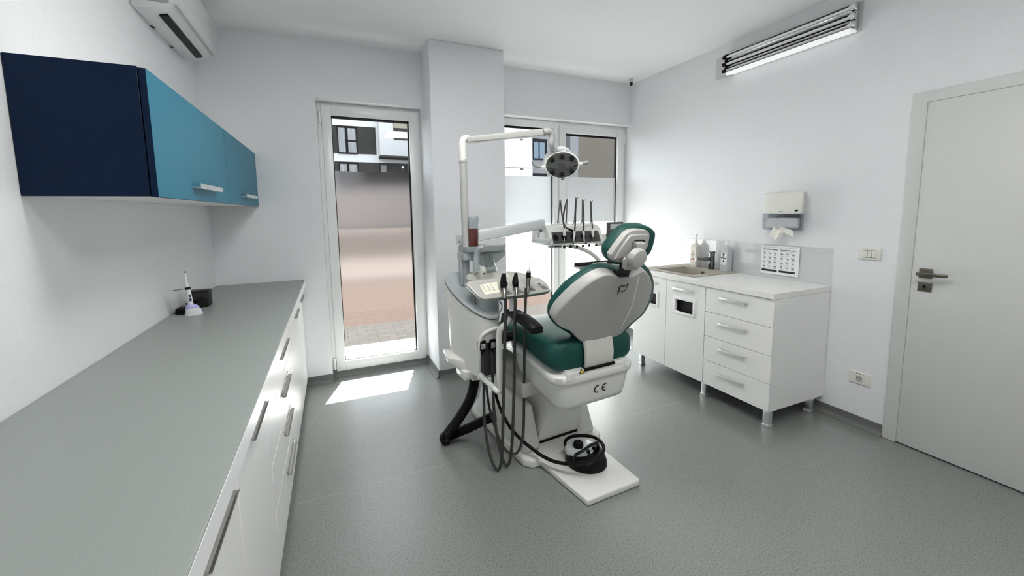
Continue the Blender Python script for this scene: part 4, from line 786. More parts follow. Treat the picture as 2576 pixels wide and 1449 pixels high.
# ---- suction handpieces and syringe with their hoses (each lifts out of its holder)
def hosed(name, label, base, hose_pts, r, extra, group='instruments in the assistant console'):
    t = thing(name, label, 'dental instrument', base, True, group)
    g = G(); g.tube(hose_pts, r, 10, 6); obj('hose', g, 'grey_hose', t, 'grey rubber hose'); extra(t); return t
def suck1(t):
    g = G(); g.tube([(-0.3998,0.418,1.0435),(-0.4033,0.415,1.0597),(-0.4035,0.415,1.078),(-0.4015,0.415,1.1022),(-0.3989,0.415,1.1242)], [.015, .0175, .0172, .0150, .0118], 18, 4); h = obj('handle', g, 'black', t)
    c = Vector((-0.3844,0.412,1.0705)); g = G(); g.cyl(c, c + Vector((-.018, .004, 0)), .006); g.ell(c, .004, .009, .012); obj('valve_lever', g, 'black_gloss', h)
    g = G(); g.lathe([(.0121, 0), (.0121, .003), (.009, .003), (.009, -.002), (.0001, -.002)], (-0.3989,0.415,1.1238), (0.02, 0, 1), 18); obj('nozzle_rim', g, 'dark_grey', h)
    g = G(); g.tube([(-0.4196,0.372,1.0041),(-0.4121,0.385,1.0271),(-0.4053,0.405,1.0473)], .0105, 14, 3); obj('connector', g, 'dark_steel', t)
hosed('suction_handpiece', 'black suction handpiece beside the cream keypad, leftmost in the assistant console', (-0.4013,0.415,1.0452),
      [(-0.4131,0.372,1.0099),(-0.4146,0.385,0.7696),(-0.4164,0.4,0.5493),(-0.4163,0.41,0.4351),(-0.416,0.42,0.3186),(-0.415,0.43,0.1997),(-0.4168,0.445,0.0766),(-0.4257,0.455,0.027),(-0.4353,0.465,0.0184),(-0.4499,0.48,0.044),(-0.459,0.51,0.1008),(-0.4619,0.54,0.1765),(-0.4587,0.57,0.2598),(-0.4491,0.595,0.3651),(-0.4407,0.61,0.4759),(-0.4357,0.62,0.5894),(-0.4288,0.632,0.655)], .0085, suck1)
def suck2(t):
    g = G(); g.tube([(-0.3263,0.418,1.0432),(-0.3306,0.415,1.0586),(-0.3317,0.415,1.0753),(-0.3308,0.415,1.0917),(-0.3283,0.415,1.1079),(-0.3274,0.415,1.1243)], [.0125, .0165, .0175, .0150, .0105, .0075], 18, 4); h = obj('handle', g, 'black', t)
    c = Vector((-0.3381,0.398,1.0753)); g = G(); g.ell(c, .010, .004, .009); obj('valve_lever', g, 'black_gloss', h)
    g = G(); g.tube([(-0.3499,0.372,1.0063),(-0.3424,0.385,1.0277),(-0.3334,0.405,1.046)], .0100, 14, 3); obj('connector', g, 'dark_steel', t)
hosed('suction_handpiece', 'tapered black saliva ejector handpiece in the second holder of the assistant console', (-0.3291,0.415,1.044),
      [(-0.3561,0.372,1.0104),(-0.3566,0.385,0.7957),(-0.3548,0.4,0.5359),(-0.3511,0.415,0.4171),(-0.3533,0.42,0.3018),(-0.3558,0.43,0.1823),(-0.362,0.445,0.0669),(-0.3762,0.455,0.0263),(-0.3855,0.465,0.0335),(-0.3949,0.49,0.076),(-0.3995,0.52,0.1487),(-0.4007,0.545,0.2162),(-0.3974,0.57,0.3034),(-0.391,0.59,0.3931),(-0.3859,0.605,0.5056),(-0.3754,0.628,0.6467)], .0085, suck2)
def syr(t):
    g = G(); g.tube([(-0.2737,0.385,1.0162),(-0.2617,0.405,1.0429),(-0.2549,0.412,1.0684),(-0.2512,0.415,1.0928)], [.006, .0115, .0125, .0130], 16, 4); h = obj('barrel', g, 'dark_steel', t)
    g = G(); g.tube([(-0.2512,0.415,1.0918),(-0.2498,0.415,1.1095),(-0.2485,0.415,1.1198)], [.0138, .0135, .013], 16, 3); obj('grip', g, 'black', t)
    g = G(); g.tube([(-0.249,0.415,1.1188),(-0.2477,0.415,1.1281),(-0.2465,0.415,1.1353)], [.0125, .0115, .004], 16, 3); obj('head', g, 'mid_grey', t)
    g = G(); g.tube([(-0.2465,0.415,1.1343),(-0.2415,0.415,1.1548),(-0.2369,0.415,1.1763)], .0022, 8, 2); obj('needle', g, 'steel', t, 'thin metal spray nozzle')
hosed('air_water_syringe', 'syringe with thin metal nozzle standing in the third console holder', (-0.2564,0.418,1.0403),
      [(-0.2919,0.372,1.0456),(-0.2932,0.385,0.8579),(-0.2898,0.4,0.6707),(-0.2809,0.42,0.5123),(-0.2807,0.425,0.3766),(-0.2767,0.44,0.2326),(-0.2789,0.455,0.1467),(-0.2907,0.47,0.0864),(-0.3113,0.48,0.0653),(-0.3375,0.495,0.0693),(-0.3583,0.52,0.0883),(-0.3724,0.55,0.1253),(-0.3801,0.58,0.1732),(-0.3921,0.61,0.2436),(-0.398,0.64,0.3133),(-0.3991,0.66,0.387),(-0.3985,0.67,0.4442),(-0.3932,0.675,0.482)], .0075, syr)
# ---- bottle with red liquid
rb_ = thing('liquid_bottle', 'clear bottle half full of red liquid on the grey shelf by the lamp post', 'bottle', (-.362, .905, 1.2325), True)
c = Vector((-.362, .905, 1.2325))
g = G(); g.cyl(c + Vector((0, 0, .003)), c + Vector((0, 0, .112)), .0325, 28); obj('liquid', g, 'red_liquid', rb_, 'dark red liquid')
g = G(); g.lathe([(.0001, 0), (.036, 0), (.0365, .004), (.0365, .160), (.0345, .160), (.0345, .004)], c, (0, 0, 1), 28); obj('bottle', g, 'clear_plastic', rb_)
g = G(); g.lathe([(.037, .158), (.0375, .160), (.0375, .185), (.036, .188), (.028, .184), (.012, .178), (.0001, .176)], c, (0, 0, 1), 28); obj('cap', g, 'grey_plastic', rb_)

# ================================================================== OPERATING LAMP
ol = thing('operating_lamp', 'dental operating lamp on a tall white post reaching over the chair', 'lamp', (-.412, .92, 1.23), True)
g = G(); g.cyl((-.405, .92, 1.212), (-.410, .92, 1.765), .0235, 24); g.lathe([(.0235, 0), (.026, .003), (.026, .014), (.0235, .017)], (-.410, .92, 1.745), (0, 0, 1), 24); obj('post', g, 'shell', ol)
g = G(); g.tube([(-.410, .92, 1.76), (-.411, .92, 1.83), (-.411, .92, 1.862), (-.405, .918, 1.882), (-.388, .912, 1.893), (-.372, .905, 1.890)], [.0235, .0235, .0232, .0225, .021, .018], 24, 5); obj('post_elbow', g, 'plastic', ol)
A0, A1 = Vector((-0.3858,0.905,1.8824)), Vector((0.038,0.71,1.9267))
def bar(g, a, b, w0, h0, w1, h1, bev=.005):
    d = (b - a).normalized(); s = d.cross(Vector((0, 0, 1))).normalized(); u = s.cross(d)
    g.hexa([a - s * w0 - u * h0, a + s * w0 - u * h0, b + s * w1 - u * h1, b - s * w1 - u * h1, a - s * w0 + u * h0, a + s * w0 + u * h0, b + s * w1 + u * h1, b - s * w1 + u * h1], bev, 3); return g
obj('arm', bar(G(), A0, A1, .017, .0165, .018, .0215), 'shell', ol)
g = G(); e0 = Vector((-0.3862,0.905,1.8701)); g.hexa([e0 + Vector(v) for v in ((0, -.012, -.008), (.07, -.035, -.004), (.075, -.012, -.004), (.005, .012, -.008), (0, -.012, .004), (.07, -.035, .006), (.075, -.012, .006), (.005, .012, .004))], .002); obj('arm_cover', g, 'plastic', ol)
g = G(); g.tube([(0.038,0.71,1.9281),(0.0609,0.702,1.9324),(0.0797,0.7,1.9296),(0.0893,0.7,1.9159),(0.0925,0.7,1.8897),(0.0908,0.7,1.8664),(0.0974,0.705,1.8443),(0.1124,0.72,1.8238)], [.0235, .0235, .0225, .0215, .0205, .0195, .016, .016], 20, 5); obj('elbow', g, 'shell', ol)
LC = Vector((0.1687,0.7,1.7335)); nL = Vector((-.62, -.70, -.22)).normalized(); xL = nL.cross(Vector((0, 0, 1))).normalized()
xL = (xL * math.cos(.05) + nL.cross(xL) * math.sin(.05)).normalized()
if xL.x < 0: xL = -xL
yL = nL.cross(xL); yL = yL if yL.z > 0 else -yL
ML = Matrix.Translation(LC) @ Matrix((xL, yL, nL)).transposed().to_4x4()
def lo(g): g.bm.transform(ML); bmesh.ops.recalc_face_normals(g.bm, faces=g.bm.faces[:]); return g
def ovl(g, prof, ax=1.0, ay=.77, n=48):
    g.loft([[(r * ax * math.cos(2 * PI * k / n), r * ay * math.sin(2 * PI * k / n), z) for k in range(n)] for r, z in prof]); return g
head = obj('lamp_head', lo(ovl(G(), [(.0001, -.085), (.03, -.083), (.065, -.07), (.095, -.045), (.108, -.02), (.112, -.004), (.110, .004), (.104, .006), (.100, .001), (.0001, .001)])), 'plastic', ol, 'white lamp housing', ang=60)
obj('lamp_face', lo(ovl(G(), [(.101, .0005), (.101, .003), (.07, .006), (.0001, .008)])), 'dark_grey', head, 'dark lens plate')
g = G(); P = [(-.098, -.004), (-.06, -.013), (-.02, -.028), (.02, -.028), (.06, -.013), (.098, -.004), (.098, .004), (.06, .013), (.02, .028), (-.02, .028), (-.06, .013), (-.098, .004)]; g.loft([[(x, y, .0055) for x, y in P], [(x * .98, y * .95, .0095) for x, y in P]]); obj('lens_bridge', lo(g), 'dark_grey2', head)
g = G(); g.loft([[(r * math.cos(2 * PI * k / 24), r * math.sin(2 * PI * k / 24), z) for k in range(24)] for r, z in ((.021, .009), (.021, .012), (.018, .013), (.013, .013), (.013, .0115), (.0001, .0115))]); obj('centre_boss', lo(g), 'dark_grey', head)
for x, y in ((-.058, .040), (.004, .052), (.063, .038), (-.063, -.037), (-.004, -.054), (.058, -.040)):
    g = G(); g.loft([[(x + r * math.cos(2 * PI * k / 20), y + r * .95 * math.sin(2 * PI * k / 20), z) for k in range(20)] for r, z in ((.0165, .004), (.0165, .0085), (.014, .0095), (.0001, .0088))]); obj('lens', lo(g), 'lens', head)
for sx in (-1, 1):
    g = G(); g.cyl((sx * .105, -.002, -.006), (sx * .130, -.002, -.004), .0125, 18, .0105); obj('handle_joint', lo(g), 'plastic', head)
    g = G()
    if sx < 0: g.tube([(-.128, -.002, -.004), (-.145, .002, -.002), (-.165, .012, 0), (-.178, .026, .002), (-.186, .044, .004)], [.010, .0115, .0125, .0115, .006], 14, 4)
    else: g.tube([(.128, -.002, -.004), (.142, .000, -.004), (.158, .004, -.006), (.162, .010, -.012)], [.010, .0125, .0125, .008], 14, 4)
    obj('handle', lo(g), 'mid_grey', head, 'grey side handle')
g = G(); g.tube([(-.112, .01, -.03), (-.100, .055, -.035), (-.055, .088, -.035), (-.01, .098, -.035), (.03, .090, -.04), (.05, .07, -.05)], [.010, .014, .016, .018, .014, .010], 14, 5); obj('yoke', lo(g), 'plastic_cool', head)
g = G(); g.loft([[(-.075 + .0, .060, -.012), (.03, .075, -.012), (.035, .10, -.03), (-.06, .092, -.03)], [(-.07, .058, -.05), (.03, .070, -.05), (.03, .098, -.05), (-.055, .090, -.05)]]); obj('yoke_cover', lo(g), 'grey_plastic', head)
g = G(); g.box(-.012, .010, -.090, -.080, -.006, .004, .002); obj('switch', lo(g), 'dark_grey', head)

# ================================================================== DELIVERY UNIT
du = thing('instrument_delivery_unit', 'white instrument console on a swing arm behind the headrest, near the right window', 'dental unit', (-.40, .98, 1.24), True)
B0, B1 = Vector((-0.4261,1,1.2716)), Vector((0.3568,1.22,1.3465))
obj('balance_arm', bar(G(), B0, B1, .030, .037, .028, .037, .010), 'plastic_cool', du)
g = G(); g.cyl(B0 + Vector((-.002, -.032, -.012)), B0 + Vector((-.002, -.029, -.012)), .005, 12); obj('screw', g, 'ink', du)
c = Vector((0.3226,1.19,1.3229)); obj('screw', G().cyl(c, c + Vector((0, -.004, 0)), .005, 12), 'ink', du)
g = G(); c = Vector((0.3364,1.22,1.2902)); g.cyl(c + Vector((0, 0, -.014)), c + Vector((0, 0, .014)), .014, 18); obj('pivot', g, 'dark_steel', du)
g = G(); c = Vector((0.3391,1.22,1.2339)); g.lathe([(.034, 0), (.031, .045), (.026, .052), (.0001, .054)], c, (0, 0, 1), 24); c = Vector((0.3409,1.22,1.2022)); g.box(c.x - .055, c.x + .07, 1.17, 1.27, c.z, c.z + .036, .006); obj('pivot_block', g, 'plastic_cool', du)
XA, XB = .392, .925
prf = [(1.172, 1.176), (1.166, 1.196), (1.205, 1.292), (1.235, 1.322), (1.29, 1.335), (1.44, 1.335), (1.455, 1.20), (1.44, 1.178)]
g = G(); g.prism(prf, 'x', XA, XB, .010, 3); dbody = obj('body', g, 'plastic', du, ang=50)
def fp(x, t, lift=0):             # on the sloping front face: t=0 bottom, 1 top
    y = 1.166 + (1.205 - 1.166) * t; z = 1.196 + (1.292 - 1.196) * t; n = Vector((0, -.096, .039)).normalized(); return Vector((x, y, z)) + n * lift
g = G(); x0, x1 = .418, .890
g.hexa([fp(x0, -.02, -.004), fp(x1, -.02, -.004), fp(x1, -.02, .003), fp(x0, -.02, .003), fp(x0 + .004, .88, -.004), fp(x1 - .003, .88, -.004), fp(x1 - .003, .88, .003), fp(x0 + .004, .88, .003)], .002); dp = obj('front_panel', g, 'dark_grey', dbody, 'dark grey holder panel')
hx = [p[0] for p in [(0.5269,1.175,1.258),(0.6229,1.175,1.2519),(0.7161,1.175,1.2483),(0.8144,1.175,1.2445)]]
for x in [(0.4501,1.18,1.2537)[0]] + hx:
    g = G(); q = fp(x, .42, .0028); n = Vector((0, -.096, .039)).normalized(); u = Vector((1, 0, 0)); v = n.cross(u)
    g.loft([[q + (u * math.cos(2 * PI * k / 24) + v * math.sin(2 * PI * k / 24)) * r + n * h for k in range(24)] for r, h in ((.026, 0), (.026, .002), (.022, .0025), (.0001, .001))]); obj('holder_ring', g, 'black' if x != hx[0] - 1 else 'black', dp)
for q in [(0.545,1.2,1.1671),(0.6072,1.2,1.1638),(0.6706,1.2,1.1581),(0.7321,1.2,1.1539),(0.7979,1.2,1.1505)]:
    g = G(); g.cyl((q[0], q[1], 1.178), (q[0], q[1], 1.168), .003, 10); g.box(q[0] - .0075, q[0] + .0075, q[1] - .007, q[1] + .007, 1.148, 1.169, .002); obj('flow_knob', g, 'black', du)
q = (0.8727,1.2,1.1476); g = G(); g.cyl((q[0], q[1], 1.178), (q[0], q[1], 1.165), .004, 10); g.lathe([(.0001, -.012), (.010, -.010), (.013, -.003), (.010, .003), (.0001, .005)], (q[0], q[1], 1.160), (0, 0, 1), 18); obj('round_knob', g, 'dark_grey', du)
q0, q1 = (0.4284,1.19,1.188), (0.5116,1.19,1.1565); g = G(); g.box(q0[0], q1[0], 1.18, 1.26, q1[2], 1.180, .002); obj('handle_block', g, 'grey_plastic', du); g = G(); g.box(q0[0] + .010, q1[0] - .014, 1.178, 1.184, q1[2] + .010, 1.172); obj('label_window', g, 'black', du)
# display on the right
q0, q1 = (0.9943,1.2,1.3449), (0.9965,1.2,1.2171); xs, zt_, zb_ = q0[0], q0[2], q1[2]; xe = xs + .175
g = G(); g.box(xs, xe, 1.20, 1.222, zb_, zt_, .004, 2); dsp = obj('display', g, 'dark_grey', du, 'dark display with pale screen')
g = G(); a, b_ = (1.0224,1.198,1.3294), (1.1489,1.198,1.2855); g.box(a[0], b_[0], 1.1985, 1.201, b_[2], a[2], .001, 1); obj('screen', g, 'lcd', dsp)
for q in [(1.0231,1.199,1.2754),(1.0518,1.199,1.2744),(1.0796,1.199,1.2735),(1.1063,1.199,1.2726),(1.0236,1.199,1.2464),(1.043,1.199,1.2574)]:
    g = G(); g.tube([(q[0] - .008, q[1], q[2] - .004), (q[0] - .006, q[1], q[2] + .005), (q[0] + .006, q[1], q[2] + .005), (q[0] + .008, q[1], q[2] - .004)], .0013, 6, 3); obj('key_symbol', g, 'mid_grey', dsp)
g = G(); a, b_ = (0.9424,1.22,1.2439), (1.0135,1.22,1.1471); g.box(XB - .005, xs + .06, 1.222, 1.30, b_[2], a[2], .008, 3); obj('display_bracket', g, 'plastic', du)
# gooseneck and steel tray
g = G(); g.tube([(0.5717,1.25,1.173),(0.6198,1.25,1.1647),(0.6994,1.25,1.1456),(0.7939,1.25,1.1151),(0.8649,1.25,1.0802),(0.9178,1.25,1.0433),(0.9433,1.25,1.0155),(0.9536,1.25,0.9938)], .0175, 16, 5); obj('tray_arm', g, 'plastic', du, 'curved white tray arm')
a, b_ = (0.8537,1.21,1.0028), (0.9945,1.21,0.968); g = G(); g.box(a[0], b_[0], 1.20, 1.29, b_[2], a[2] + .004, .003); obj('tray_clamp', g, 'plastic', du)
tx0 = (0.6459,1.19,0.973)[0]; tx1 = (1.1724,1.19,0.9526)[0]; tz = (0.6006,1.13,0.9717)[2]
g = G(); g.hexa([(tx0 + .012, 1.14, tz), (tx1 - .012, 1.14, tz), (tx1 - .012, 1.24, tz), (tx0 + .012, 1.24, tz), (tx0, 1.130, tz + .020), (tx1, 1.130, tz + .020), (tx1, 1.250, tz + .020), (tx0, 1.250, tz + .020)], .002); obj('tray', g, 'steel', du, 'stainless steel tray')
g = G(); g.box(tx0 + .02, tx1 - .02, 1.142, 1.235, tz + .0195, tz + .0215); obj('tray_liner', g, 'dark_grey', du)
g = G(); g.box(tx0 + .03, tx1 - .01, 1.225, 1.247, tz + .018, tz + .046, .003); obj('tray_rail', g, 'hinge_grey', du)
# whip arms
RB = ((545, 558, 580, 170), (685, 562, 706, 150), (820, 562, 846, 128), (950, 562, 957, 150), (1095, 562, 1092, 180))
rods = [(0.6052,1.38,1.3329),(0.6267,1.38,1.5267),(0.6919,1.38,1.3285),(0.7046,1.38,1.5369),(0.7776,1.38,1.3263),(0.793,1.38,1.5493),(0.862,1.38,1.324),(0.8649,1.38,1.5382),(0.9584,1.38,1.3214),(0.9542,1.38,1.5227)]
for k in range(5):
    a, b_ = Vector(rods[2 * k]), Vector(rods[2 * k + 1]); a.z = 1.330
    g = G(); g.cyl(a, a + (b_ - a) * .14, .0085, 12, .007); g.tube([a, a + (b_ - a) * .98], .0058, 10, 0); wa = obj('whip_arm', g, 'dark_steel', du, 'thin upright hose arm')
    g = G(); d = (b_ - a).normalized(); g.tube([b_ - d * .022, b_, b_ + Vector((.0, -.012, .010)), b_ + Vector((0, -.026, .004))], .0048, 8, 3); obj('hook', g, 'chrome', wa)
    g = G(); g.lathe([(.020, 0), (.014, .010), (.0001, .012)], (a.x, a.y, 1.3345), (0, 0, 1), 16); obj('boot', g, 'plastic_cool', wa)
def hpiece(label, pts, extra, name='dental_handpiece'):
    t = thing(name, label, 'dental instrument', pts[-1], True, 'handpieces hanging on the instrument console')
    g = G(); g.tube(pts, .0062, 10, 6); obj('hose', g, 'grey_hose', t, 'grey hose'); extra(t)
def h1(t):
    g = G(); g.tube([(0.5219,1.168,1.3059),(0.5162,1.16,1.2733),(0.5134,1.156,1.2523)], [.0105, .0115, .011], 14, 3); obj('grip', g, 'plastic', t); g = G(); g.tube([(0.5134,1.156,1.2509),(0.512,1.154,1.2383)], [.009, .006], 14, 0); obj('collar', g, 'black', t); g = G(); g.tube([(0.512,1.154,1.2383),(0.5077,1.148,1.209)], .0026, 8, 0); obj('nozzle', g, 'steel', t)
hpiece('white spray handpiece, leftmost in the dark console panel', [(0.6139,1.36,1.5311),(0.5978,1.33,1.519),(0.5758,1.29,1.4815),(0.5495,1.24,1.4233),(0.533,1.2,1.3666),(0.5272,1.178,1.3244),(0.5219,1.168,1.3012)], h1)
def h2(t):
    g = G(); g.tube([(0.5671,1.175,1.3043),(0.5868,1.165,1.2921),(0.5984,1.16,1.2875)], [.0085, .0098, .0098], 14, 3); obj('connector', g, 'black', t, 'open black hose end')
hpiece('loose grey hose with an empty black end crossing the console panel', [(0.6913,1.36,1.5423),(0.6616,1.33,1.5289),(0.6189,1.29,1.4862),(0.5743,1.25,1.423),(0.5489,1.22,1.3755),(0.5411,1.195,1.3379),(0.5537,1.18,1.3117),(0.5713,1.172,1.3009)], h2, 'instrument_hose')
def h3(t):
    g = G(); g.tube([(0.6198,1.168,1.2836),(0.6128,1.16,1.2554)], [.0095, .0105], 14, 0); obj('coupling', g, 'plastic', t); g = G(); g.tube([(0.6128,1.16,1.2554),(0.6056,1.155,1.232),(0.5984,1.15,1.2086),(0.5952,1.148,1.1954)], [.0105, .0098, .0075, .0045], 14, 3); obj('body', g, 'steel', t); g = G(); g.tube([(0.5952,1.148,1.1969),(0.5939,1.147,1.185)], .005, 10, 0); obj('head', g, 'black', t)
hpiece('straight steel handpiece hanging in the middle of the console panel', [(0.7792,1.36,1.5537),(0.7578,1.33,1.539),(0.7266,1.29,1.4807),(0.693,1.25,1.4214),(0.6581,1.205,1.3637),(0.6347,1.18,1.3165),(0.6211,1.168,1.2812)], h3)
def h4(t):
    g = G(); g.tube([(0.7109,1.168,1.283),(0.7061,1.16,1.2543)], [.0092, .0102], 14, 0); obj('coupling', g, 'plastic', t); g = G(); g.tube([(0.7061,1.16,1.2543),(0.7044,1.156,1.2277),(0.7047,1.15,1.2037),(0.7096,1.146,1.1891)], [.0100, .0092, .0070, .0055], 14, 3); obj('body', g, 'steel', t); g = G(); c = Vector((0.7154,1.144,1.1851)); g.cyl(c + Vector((-.006, 0, .002)), c + Vector((.010, 0, -.001)), .0055, 12); obj('head', g, 'black', t)
hpiece('bent contra-angle steel handpiece, right of the straight steel one', [(0.8511,1.36,1.5417),(0.8316,1.33,1.5291),(0.8033,1.29,1.4702),(0.7774,1.25,1.4102),(0.7425,1.205,1.352),(0.7207,1.18,1.3091),(0.7109,1.168,1.2805)], h4)
def h5(t):
    g = G(); g.tube([(0.8075,1.172,1.2968),(0.8016,1.162,1.2629),(0.8002,1.156,1.2311)], [.0095, .0115, .0115], 14, 3); obj('grip', g, 'cream_white', t); g = G(); g.tube([(0.8002,1.156,1.2311),(0.7961,1.15,1.2069)], [.0110, .0085], 14, 0); obj('tip', g, 'dark_grey', t)
hpiece('pale scaler handpiece with a dark tip, rightmost in the console panel', [(0.946,1.37,1.5251),(0.9258,1.34,1.5114),(0.895,1.3,1.4595),(0.8588,1.25,1.3989),(0.8283,1.205,1.345),(0.8143,1.182,1.3111),(0.8076,1.172,1.2919)], h5)

# ================================================================== HOSES AND FOOT PEDAL ON THE FLOOR
ch_ = thing('corrugated_hose', 'thick black corrugated drain hose folded on the floor left of the chair', 'hose', (-.5, .85, 0), True)
g = G(); pts = [Vector(p) for p in [(-0.4115,0.8,0.4548),(-0.4212,0.8,0.3876),(-0.4432,0.81,0.2983),(-0.4854,0.83,0.2091),(-0.5435,0.85,0.1237),(-0.5842,0.865,0.0649),(-0.5924,0.875,0.0253)]]
pts += [Vector((-.585, .905, .034)), Vector((-.52, .905, .036)), Vector((-.43, .885, .060)), Vector((-.33, .86, .096)), Vector((-.245, .845, .114))]
PP, _ = spline(pts, [0] * len(pts), 34)
PP = [p for p in PP]
for p in PP: p.z = max(p.z, .0335)
# even steps for the ribs
out = [PP[0]]; acc = 0
for a, b_ in zip(PP, PP[1:]):
    acc += (b_ - a).length
    if acc > .0035: out.append(b_); acc = 0
g.tube(out, .0325, 18, 0, False, -.14); obj('hose', g, 'rubber', ch_, ang=80)
g = G(); g.cyl((-.262, .846, .114), (-.225, .844, .114), .042, 24); g.box(-.258, -.242, .838, .852, .150, .172, .003); obj('coupling', g, 'plastic', ch_, 'white end coupling')
fpd = thing('foot_pedal', 'black and grey foot control resting on the white chair foot plate', 'foot pedal', (.03, .25, .033), True)
def fe(cx, cy, rx, ry, z, a=.35, n=36):
    return [(cx + rx * math.cos(t) * math.cos(a) - ry * math.sin(t) * math.sin(a), cy + rx * math.cos(t) * math.sin(a) + ry * math.sin(t) * math.cos(a), z) for t in [2 * PI * k / n for k in range(n)]]
g = G(); g.loft([fe(.028, .262, .112, .118, .033), fe(.028, .262, .113, .119, .045), fe(.030, .268, .108, .112, .070), fe(.032, .275, .098, .102, .088), fe(.032, .275, .05, .05, .092), fe(.032, .275, .002, .002, .092)]); obj('base', g, 'black', fpd, ang=50)
g = G(); g.loft([fe(.022, .312, .092, .082, .076), fe(.022, .312, .094, .084, .086), fe(.022, .312, .088, .078, .098), fe(.022, .312, .05, .045, .103), fe(.022, .312, .002, .002, .103)]); cov = obj('cover', g, 'plastic_cool', fpd, 'light grey top cover', ang=50)
for q, r_, h_ in (((0.0089,0.3094,0.108), .028, .022), ((0.0247,0.2382,0.098), .010, .016), ((0.0798,0.2527,0.1), .014, .014)):
    g = G(); g.lathe([(r_, -.012), (r_ * 1.05, h_ * .5), (r_ * .9, h_), (.0001, h_ * 1.05)], q, (0, 0, 1), 20); obj('push_button', g, 'black', fpd)
g = G(); g.tube([(-0.0666,0.2474,0.075),(-0.0614,0.2502,0.1),(-0.0615,0.2268,0.125),(-0.0375,0.2037,0.15),(0.0209,0.2116,0.16),(0.0657,0.2188,0.155),(0.0945,0.2378,0.12),(0.103,0.2504,0.09)], .0085, 12, 5); obj('carry_handle', g, 'black_gloss', fpd, 'black wire carry handle')
g = G(); c = Vector((-0.0545,0.226,0.045)); g.hexa([c + Vector(v) for v in ((-.02, -.008, -.012), (.016, -.02, -.012), (.02, 0, -.012), (-.016, .01, -.012), (-.008, 0, .012), (.004, -.006, .012), (.008, .0, .012), (-.004, .006, .012))], .002); obj('clip', g, 'paper', fpd)
g = G(); g.tube([(-0.3109,0.74,0.3434),(-0.3166,0.7,0.3098),(-0.3173,0.655,0.266),(-0.3123,0.605,0.2248),(-0.2996,0.555,0.1833),(-0.2729,0.485,0.1415)] + [(-0.2332,0.4141,0.105),(-0.2067,0.3474,0.09),(-0.1753,0.2721,0.09),(-0.1264,0.1951,0.105),(-0.0686,0.1408,0.13),(-0.0084,0.1191,0.15),(0.0511,0.1419,0.16),(0.0822,0.1979,0.165),(0.083,0.2696,0.16),(0.0381,0.3317,0.15),(0.0004,0.3736,0.13),(-0.0181,0.3969,0.1),(-0.0132,0.4023,0.07),(-0.0065,0.3943,0.055)], .0095, 12, 6); obj('cable', g, 'black', fpd, 'black looping cable')
# ================================================================== OUTSIDE
YO = 37.0
g = G(); g.box(XL - .2, XR + .2, 4.0, 4.70, -.12, -.004); struct('ground_threshold', g, 'sill_white')
g = G(); g.box(-8, 16, 4.70, 5.55, -.12, -.006); struct('ground_pavers', g, 'pavers')
g = G(); g.box(-12, 20, 5.55, 10.0, -.12, -.008); struct('ground_brick_path', g, 'brick_red')
g = G(); g.box(-12, 24, 10.0, 10.15, -.12, .05); struct('ground_kerb', g, 'facade_mid')
g = G(); g.box(-40, 70, 10.15, 60, -.12, -.01); struct('ground_road', g, 'far_ground')
g = G(); g.box(XL - 2, XR + 3, 4.0, SLABY, 2.70, 2.95); struct('ceiling_balcony_slab', g, 'slab_white')
ab = thing('apartment_building', 'white apartment block with dark window bands seen through the left glazed door', 'building', (0, YO + 5, 0))
g = G(); g.box(-22, 9.5, YO, YO + 10, 3.2, 22); obj('facade', g, 'facade_white', ab)
g = G(); g.box(-22, 9.5, YO + .01, YO + 10, -.1, 3.2); obj('ground_floor', g, 'facade_pink', ab, 'greyish pink ground floor')
def oz(z30): return 1.45 + (z30 - 1.45) * YO / 30
def oX(x30): return x30 * YO / 30
def bandp(x0, x1, z0, z1, nm='dark_panel', m_='facade_grey', dy=0, th=.15):
    g = G(); g.box(x0, x1, YO - .05 - dy, YO + th - dy, z0, z1); return obj(nm, g, m_, ab)
for dz in (0, -2.9):
    za, zb2 = oz(5.42) + dz, oz(7.22) + dz
    bandp(oX(.30), oX(3.07), za, zb2)
    x0, x1 = oX(.643), oX(1.865)
    g = G(); g.box(x0, x1, YO - .10, YO - .04, za - .05, zb2 - .05); wn = obj('window', g, 'window_dark', ab)
    for (u0, u1, v0, v1) in ((.06, .40, .05, .93), (.54, .94, .50, .93), (.54, .94, .05, .44)):
        g = G(); W_, H_ = x1 - x0, zb2 - za - .0; g.box(x0 + W_ * u0, x0 + W_ * u1, YO - .115, YO - .10, za - .05 + H_ * v0, za - .05 + H_ * v1); obj('pane', g, 'curtain', wn)
    bandp(oX(-6.5), oX(-3.0), za, zb2)
bandp(oX(3.07), oX(7.5), oz(4.872) - 2.2, oz(4.872))
g = G(); x0, x1 = oX(3.23), oX(3.77); g.box(x0, x1, YO - .12, YO - .04, oz(4.78) - 1.2, oz(4.78)); wn = obj('window', g, 'window_dark', ab); g = G(); g.box(x0 + .1, x1 - .1, YO - .14, YO - .11, oz(4.78) - 1.1, oz(4.78) - .1); obj('pane', g, 'facade_mid', wn)
g = G(); g.cyl((oX(4.79), YO - .1, oz(4.607)), (oX(4.79), YO - .2, oz(4.607)), .09); obj('wall_lamp', g, 'paper', ab); g = G(); g.box(oX(4.79) - .05, oX(4.79) + .05, YO - .08, YO - .05, oz(4.607) - .3, oz(4.607) + .3); obj('lamp_plate', g, 'ink', ab)
g = G(); x0 = oX(3.22)
g.box(x0, oX(9), YO - 1.3, YO - .02, oz(5.25), oz(8.6), .02); bay = obj('balcony_box', g, 'facade_white2', ab, 'white projecting balcony box')
g = G(); g.box(x0 - .01, oX(9), YO - 1.31, YO - .02, oz(5.25) - .16, oz(5.25)); obj('balcony_soffit', g, 'facade_grey', bay)
